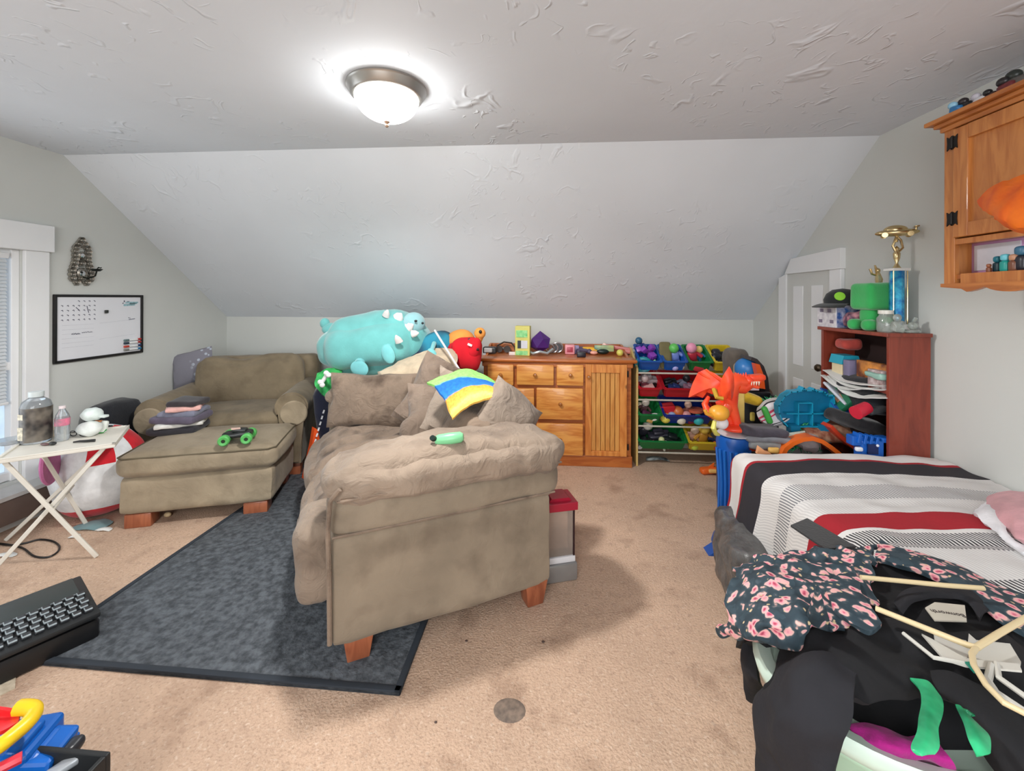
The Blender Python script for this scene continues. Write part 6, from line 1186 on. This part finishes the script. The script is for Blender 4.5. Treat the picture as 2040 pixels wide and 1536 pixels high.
# floral blouse
cloth('floral_blouse', 'dark teal blouse with pink flowers spilling over the left of the basket', 'blouse',
 [[(1462, 1135, .60), (1530, 1105, .63), (1610, 1095, .64), (1680, 1088, .65), (1755, 1078, .66)],
  [(1448, 1180, .60), (1520, 1150, .65), (1610, 1140, .665), (1690, 1130, .665), (1735, 1120, .66)],
  [(1440, 1225, .56), (1510, 1205, .65), (1600, 1195, .68), (1690, 1190, .68), (1730, 1180, .67)],
  [(1432, 1262, .48), (1500, 1245, .62), (1590, 1240, .665), (1680, 1235, .675), (1735, 1225, .67)],
  [(1490, 1265, .50), (1540, 1275, .58), (1590, 1300, .61), (1650, 1228, .655), (1742, 1240, .665)]], fl, nz=.024, ns=13, nu=60, nv=60)
cloth('floral_sleeve', 'floral blouse sleeve running right along the black opening', 'sleeve',
 [[(1755, 1075, .655), (1790, 1088, .66), (1850, 1105, .66), (1910, 1125, .66), (1990, 1160, .66), (2060, 1190, .66)], [(1748, 1095, .66), (1790, 1108, .67), (1845, 1125, .67), (1905, 1150, .67), (1985, 1190, .67), (2060, 1230, .67)], [(1745, 1110, .655), (1785, 1122, .665), (1840, 1140, .665), (1925, 1180, .668), (1985, 1225, .67), (2060, 1270, .67)]], fl, nz=.010, nu=20, nv=44)
cloth('blouse_collar', 'floral blouse front edge hanging before the black lining', 'collar',
 [[(1700, 1120, .675), (1712, 1160, .68), (1722, 1195, .685), (1755, 1240, .685)], [(1680, 1140, .675), (1685, 1175, .685), (1700, 1215, .69), (1735, 1255, .685)], [(1640, 1160, .675), (1650, 1190, .688), (1670, 1215, .69), (1700, 1240, .685)]], fl, nz=.008, nu=16, nv=20)
cloth('black_lining', 'black lining fold under the floral blouse at the basket rim', 'cloth',
 [[(1455, 1225, .5), (1485, 1215, .56), (1520, 1230, .58)], [(1475, 1260, .46), (1510, 1262, .52), (1550, 1280, .56)], [(1478, 1290, .42), (1500, 1285, .5), (1575, 1290, .57)]], dk, nz=.008, nu=14, nv=14)
m = MB(); m.patch([[P(1486, 1270, .48), P(1500, 1275, .48), P(1512, 1290, .48)], [P(1484, 1330, .42), P(1498, 1335, .44), P(1512, 1345, .44)], [P(1488, 1385, .34), P(1500, 1390, .34), P(1515, 1370, .36)]], 10, 10, .012, .008, 12); one(m, 'dark_pant_leg', dk2, 'dark trouser leg hanging outside the basket on the left', 'trousers')
# label tag
ta_ = [P(*q) for q in ((1843, 1213, .672), (1862, 1202, .672), (1922, 1208, .672), (1926, 1240, .672), (1862, 1238, .672))]
m = MB(); V = [m.b.verts.new(q) for q in ta_]; f = m.b.faces.new(V); g_ = bmesh.ops.extrude_face_region(m.b, geom=[f])
for v in g_['geom']:
    if isinstance(v, bmesh.types.BMVert): v.co.z += .003
tg = one(m, 'garment_label', M('label_satin', (206, 200, 186), .5), 'cream woven label inside the black sweater neck', 'label', smooth=False)
cu = bpy.data.curves.new('label_text', 'FONT'); cu.body = 'Bonworth'; cu.size = .016; cu.extrude = .0004; cu.align_x = 'CENTER'; cu.align_y = 'CENTER'
to = bpy.data.objects.new('label_text', cu); COL.objects.link(to); cen = (ta_[0]+ta_[2]+ta_[3]+ta_[4])/4; to.location = cen+Vector((0, 0, .0035)); dr_ = (ta_[2]-ta_[1]); to.rotation_euler = (0, 0, math.atan2(dr_.y, dr_.x)+PI-.1); cu.materials.append(M('ink_dark', (70, 62, 60), .6))
dg_ = bpy.context.evaluated_depsgraph_get(); mt2 = bpy.data.meshes.new_from_object(to.evaluated_get(dg_)); to2 = bpy.data.objects.new('lettering', mt2); COL.objects.link(to2)
to2.location = to.location; to2.rotation_euler = to.rotation_euler; to2.parent = tg; bpy.data.objects.remove(to)
cloth('sweater_neck', 'thick curved black neckband around the cream label', 'neckband',
 [[(1780, 1200, .66), (1800, 1175, .668), (1860, 1163, .67), (1930, 1172, .67), (1985, 1210, .668)], [(1790, 1210, .66), (1815, 1188, .676), (1865, 1178, .678), (1925, 1187, .678), (1965, 1220, .67)], [(1800, 1222, .655), (1825, 1200, .668), (1865, 1192, .67), (1920, 1198, .67), (1950, 1232, .665)]], dk2, nz=.004, nu=10, nv=30, th=.01)
# hangers
hm = M('cream_plastic', (222, 202, 160), .35, var=.04)
t = thing('cream_hanger', 'cream plastic clothes hanger lying on top of the clothes', 'hanger', P(1943, 1292, .705)); c0 = P(1943, 1292, .705); R_ = lambda x, y, z: P(x, y, z)-c0
m = MB(); m.tube([R_(1745, 1212, .70), R_(1840, 1250, .705), R_(1925, 1284, .705), R_(1945, 1290, .705)], .0058, 10); m.tube([R_(1945, 1290, .705), R_(1990, 1262, .71), R_(2060, 1222, .715)], .0058, 10); m.out('shoulder_bar', hm, t)
m = MB(); m.tube([R_(1715, 1150, .70), R_(1800, 1158, .70), R_(1880, 1166, .70), R_(1960, 1172, .70)], .0055, 10); m.out('cross_bar', hm, t)
m = MB(); m.tube([R_(1945, 1290, .705), R_(1936, 1303, .708), R_(1940, 1325, .712), R_(1965, 1365, .715), R_(2000, 1400, .715), R_(2060, 1430, .71)], .0052, 10); m.out('hook', hm, t)
wh = M('white_hanger', (206, 204, 196), .3, var=.03)
t = thing('white_hanger', 'white clip hanger under the cream hanger at the right', 'hanger', P(1900, 1300, .69)); c0 = P(1900, 1300, .69); R_ = lambda x, y, z: P(x, y, z)-c0
def plate(m, pts, z, th=.004):
    V = [m.b.verts.new(R_(x, y, z)) for x, y in pts]; f = m.b.faces.new(V); g_ = bmesh.ops.extrude_face_region(m.b, geom=[f])
    for v in g_['geom']:
        if isinstance(v, bmesh.types.BMVert): v.co.z -= th
m = MB(); plate(m, [(1836, 1262), (1856, 1272), (1925, 1312), (2030, 1322), (2036, 1336), (1925, 1326), (1880, 1312)], .69); plate(m, [(1930, 1262), (1945, 1275), (2012, 1282), (2034, 1318), (2032, 1330), (1960, 1328), (1925, 1312)], .68); plate(m, [(1860, 1262), (1925, 1276), (1935, 1312), (1905, 1310), (1862, 1275)], .68)
m.out('plate', wh, t, smooth=False)
m = MB(); m.tube([R_(1975, 1325, .69), R_(1968, 1355, .692), R_(1985, 1380, .695), R_(2060, 1430, .695)], .006, 8); m.tube([R_(1985, 1322, .69), R_(1990, 1350, .692), R_(2060, 1400, .695)], .005, 8); m.tube([R_(1800, 1262, .685), R_(1860, 1310, .69), R_(1925, 1322, .69)], .004, 8); m.out('arm', wh, t)
m = MB(); plate(m, [(1922, 1318), (1940, 1318), (1955, 1342), (1940, 1338)], .695, .003); m.out('size_tab', plastic((20, 130, 110)), t, smooth=False)
# green plastic bag and magenta cloth in the basket
gb_ = M('green_bag', (60, 206, 140), .25, c2=(16, 90, 60), vs=9, bump=.4, bs=20)
cloth('green_plastic_strip', 'shiny green plastic strip hanging in the basket, left one', 'plastic bag', [[(1815, 1355, .66), (1850, 1360, .662), (1870, 1380, .66)], [(1835, 1385, .66), (1850, 1390, .664), (1880, 1400, .66)], [(1828, 1440, .655), (1845, 1450, .66), (1868, 1450, .655)], [(1812, 1490, .65), (1840, 1495, .655), (1868, 1490, .65)], [(1825, 1510, .645), (1840, 1512, .65), (1862, 1508, .645)]], gb_, nz=.006, nu=24, nv=12, th=.004)
cloth('green_plastic_strip', 'shiny green plastic strip hanging in the basket, right one', 'plastic bag', [[(1902, 1400, .675), (1912, 1402, .676), (1922, 1415, .675)], [(1910, 1430, .67), (1925, 1430, .674), (1945, 1440, .67)], [(1925, 1470, .665), (1945, 1470, .67), (1968, 1465, .665)], [(1945, 1505, .66), (1958, 1505, .66), (1970, 1500, .66)]], gb_, nz=.006, nu=20, nv=10, th=.004)
cloth('magenta_cloth', 'magenta cloth inside the near rim of the basket', 'cloth', [[(1690, 1440, .52), (1740, 1440, .54), (1800, 1455, .55), (1880, 1480, .55)], [(1700, 1470, .52), (1750, 1478, .54), (1810, 1495, .545), (1900, 1515, .54)], [(1712, 1492, .50), (1765, 1512, .505), (1830, 1528, .505), (1910, 1545, .50)]], fabric((176, 20, 130)), nz=.014, ns=14, nu=24, nv=30)
# ================================================================ RED-LIDDED CASE BEHIND THE SOFA
t = thing('display_case', 'red-lidded clear display case with silver base behind the sofa', 'case', (.075, 2.16, 0), .3); 
m = MB(); m.box((0, 0, .045), (.17, .15, .09), bev=.012); m.out('base', M('silver_base', (150, 150, 150), .3, .5), t)
m = MB(); m.box((0, 0, .105), (.15, .13, .03), bev=.004); m.out('tray', plastic((226, 226, 230)), t)
m = MB(); m.box((0, 0, .235), (.13, .11, .23)); m.out('clear_panel', M('case_glass', (206, 190, 178), .08, trans=.6), t, smooth=False)
for x in (-.068, .068):
    for y in (-.058, .058): m = MB(); m.box((x, y, .235), (.008, .008, .24)); m.out('post', plastic((44, 20, 26)), t, smooth=False)
m = MB(); m.box((0, 0, .37), (.17, .15, .04), bev=.004); m.prism([(-.06, .389), (.06, .389), (.045, .405), (-.045, .405)], .1, (0, .05, 0)); m.out('lid', plastic((166, 24, 52)), t, smooth=False)
# ================================================================ LOWER LEFT: KEYBOARD, CABLE, TOYS
KA = fz(195, 1215, .13); KB_ = fz(155, 1142, .13); kd = (KB_-KA); kw = kd.length; kan = math.atan2(kd.y, kd.x)-PI/2
kb = thing('keyboard', 'black keyboard with pale-edged keys on a black case at the left edge', 'keyboard', Vector((KA.x, KA.y, 0)), kan)
m = MB(); m.box((-.32, kw*.5, .045), (.66, kw*.96, .09), bev=.02); m.out('case', M('case_black', (20, 20, 22), .4), kb)
m = MB(); m.box((-.32, kw*.5, .107), (.66, kw, .022), bev=.008); m.out('deck', M('deck_black', (30, 32, 34), .45), kb)
m = MB(); m.box((-.33, kw*.76, .122), (.62, kw*.4, .006), bev=.002); m.out('screen', M('slate', (52, 58, 58), .5), kb)
m = MB(); m.box((-.33, kw*.55, .121), (.64, .006, .006)); m.out('divider', plastic((120, 126, 130)), kb)
ky = M('key', (44, 46, 50), .4); kt = M('key_edge', (150, 160, 164), .4, var=.2, vs=30)
me_key = None
for r_ in range(5):
    for c_ in range(19):
        x = -.02-.0335*c_-.008*(r_ % 2); y = kw*.50-.0*r_-r_*kw*.095
        if x < -.63: continue
        if me_key is None:
            m = MB(); m.box((0, 0, 0), (.027, kw*.078, .012), bev=.004); m.mi = 1; m.box((0, -kw*.03, .0035), (.022, .006, .007), bev=.001); m.box((-.011, 0, .0035), (.003, kw*.06, .006)); o = m.out('key', [ky, kt], kb, smooth=False); me_key = o
        else: o = me_key.copy(); COL.objects.link(o); o.parent = kb
        o.location = (x, y, .124)
# cord
m = MB(); pts = [fz(x, y, .006) for x, y in ((-30, 1082), (10, 1084), (45, 1092), (68, 1108), (95, 1110), (114, 1100), (118, 1088), (104, 1078), (78, 1075), (50, 1082), (20, 1086), (-10, 1082))]
def smoothp(p_, n_=5):
    o_ = []
    for i in range(len(p_)-1):
        a, b2, c_, d_ = p_[max(i-1, 0)], p_[i], p_[i+1], p_[min(i+2, len(p_)-1)]
        for k in range(n_): f = k/n_; o_.append(.5*((2*b2)+(c_-a)*f+(2*a-5*b2+4*c_-d_)*f*f+(3*b2-a-3*c_+d_)*f**3))
    return o_+[p_[-1]]
m.tube(smoothp(pts), .005, 6); one(m, 'power_cord', plastic((30, 28, 28)), 'thin black cord looped on the carpet under the tray table', 'cord')
for (px_, py_, s_, lb) in ((12, 1107, 1.3, 'white scrap of paper on the carpet at the left edge'), (207, 1056, 1.1, 'white scrap of paper on the carpet in front of the ottoman'), (148, 1070, .6, 'small white paper scrap between the tray table legs')):
    m = MB(); m.patch([[(-.04*s_, -.015, .003), (0, -.02, .008), (.04*s_, -.012, .003)], [(-.03*s_, .0, .008), (0, .0, .016), (.045*s_, .004, .006)], [(-.035*s_, .02, .003), (0, .022, .006), (.03*s_, .02, .003)]], 6, 6, .002, .003, 30); one(m, 'paper_scrap', M('paper', (228, 228, 224), .7, var=.04), lb, 'paper', 'paper scraps on the carpet', loc=fz(px_, py_, .001))
m = MB(); m.patch([[(-.09, -.05, .003), (0, -.06, .01), (.09, -.05, .003)], [(-.08, .0, .008), (0, .0, .02), (.1, .01, .006)], [(-.07, .05, .003), (0, .06, .008), (.08, .05, .003)]], 8, 8, .003, .006, 16); one(m, 'teal_cloth', fabric((110, 140, 144)), 'pale teal rag on the carpet beside the ottoman foot', 'cloth', loc=fz(160, 1050, .001)+Vector((.06, .02, 0)))
m = MB(); m.ell((0, 0, .016), (.022, .016, .015)); one(m, 'beige_toy', plastic((206, 180, 140)), 'small beige round piece under the ottoman edge', 'toy', loc=fz(334, 1030, 0))
for k, (px_, py_, s_) in enumerate(((1082, 1280, .007), (929, 1278, .006), (868, 1440, .005), (826, 1245, .005))):
    m = MB(); m.ell((0, 0, s_*.5), (s_, s_*.7, s_*.5), u=8, w=6); one(m, 'crumb', plastic((70, 50, 44)), 'tiny dark crumb on the open carpet, %s' % ('right of the sofa foot', 'below the sofa', 'left of the round stain', 'just left of the rug corner shadow')[k], 'crumb', 'crumbs on the carpet', loc=fz(px_, py_, 0.0005))
# mat corner at the left edge
m = MB(); q = [fz(-40, 1312, .004), fz(34, 1316, .004), fz(30, 1370, .004), fz(-40, 1405, .004)]; V = [m.b.verts.new(p_) for p_ in q]; f = m.b.faces.new(V); g_ = bmesh.ops.extrude_face_region(m.b, geom=[f])
for v in g_['geom']:
    if isinstance(v, bmesh.types.BMVert): v.co.z -= .0035
one(m, 'floor_mat', M('mat', (176, 160, 138), .9, c2=(206, 192, 170), vs=40, bump=.5, bs=60), 'light tan mat corner at the left edge below the keyboard', 'mat', smooth=False)
# black crate with toys
tb = thing('black_crate', 'black fabric crate at the lower left corner of the picture', 'crate', (-1.24, .80, 0), .0)
cr_ = M('crate_black', (26, 28, 30), .6)
for (c_, d_) in (((0, .16, .14), (.36, .012, .28)), ((0, -.16, .14), (.36, .012, .28)), ((.174, 0, .14), (.012, .31, .28)), ((-.174, 0, .14), (.012, .31, .28)), ((0, 0, .008), (.35, .31, .012))):
    m = MB(); m.box(c_, d_, bev=.003); m.out('wall' if c_[2] > .05 else 'bottom', cr_, tb, smooth=False)
t = thing('toy_truck_bed', 'big blue plastic toy piece in the crate at the lower left', 'toy', fz(34, 1505, .26)-Vector((0, 0, .145))); gb = plastic((14, 96, 186))
m = MB(); m.box((-.05, .0, .08), (.2, .12, .2), rot=(0, 0, .3), bev=.012); m.box((.05, .02, .1), (.07, .1, .12), rot=(0, .2, .3), bev=.01)
for k in range(3): m.rbox((.02+k*.025, -.0+.02*k, .185-k*.035), (.03, .09, .03), .01, 4, rot=(0, .3, .3))
m.out('body', gb, t, smooth=False)
t = thing('toy_ring_slide', 'yellow and red curved plastic toy slide at the lower left corner', 'toy', fz(30, 1450, .36)); c0 = fz(30, 1450, .36); R_ = lambda x, y, z: fz(x, y, z)-c0
m = MB(); m.tube(smoothp([R_(-30, 1500, .36), R_(0, 1485, .37), R_(30, 1462, .37), R_(55, 1440, .37), R_(68, 1420, .37), R_(60, 1410, .375), R_(36, 1410, .375)], 4), .017, 10); m.out('yellow_rim', plastic((238, 198, 30)), t)
m = MB(); m.patch([[R_(-40, 1405, .375), R_(0, 1407, .38), R_(34, 1412, .378)], [R_(-40, 1430, .35), R_(0, 1432, .355), R_(40, 1430, .36)], [R_(-40, 1475, .36), R_(0, 1465, .362), R_(35, 1446, .365)]], 10, 10, .008, 0); m.out('red_slide', plastic((220, 34, 40)), t)
m = MB(); m.tube([fz(-10, 1535, .31), fz(20, 1520, .315), fz(44, 1508, .315)], .012, 8); one(m, 'red_toy_bar', plastic((232, 60, 74)), 'short red plastic bar lying over the blue toy piece', 'toy')
m = MB(); m.rbox((0, 0, 0), (.08, .03, .02), .009, 6, rot=(.2, -.4, .5)); one(m, 'silver_toy_part', M('silver_part', (170, 174, 178), .35, .2), 'silver-grey toy part in the black crate', 'toy', loc=fz(125, 1528, .25))
m = MB(); m.rbox((0, 0, 0), (.10, .05, .035), .015, 6, rot=(.1, -.2, .2), nz=.006, ns=12); one(m, 'dark_toy_part', plastic((46, 48, 54)), 'dark grey toy part behind the silver part in the crate', 'toy', loc=fz(118, 1498, .24))
m = MB(); m.rbox((0, 0, .09), (.3, .26, .17), .04, 6, nz=.012); one(m, 'crate_filling', fabric((40, 40, 46)), 'dark cloth lying in the bottom of the black crate', 'cloth', loc=(-1.24, .8, .015))
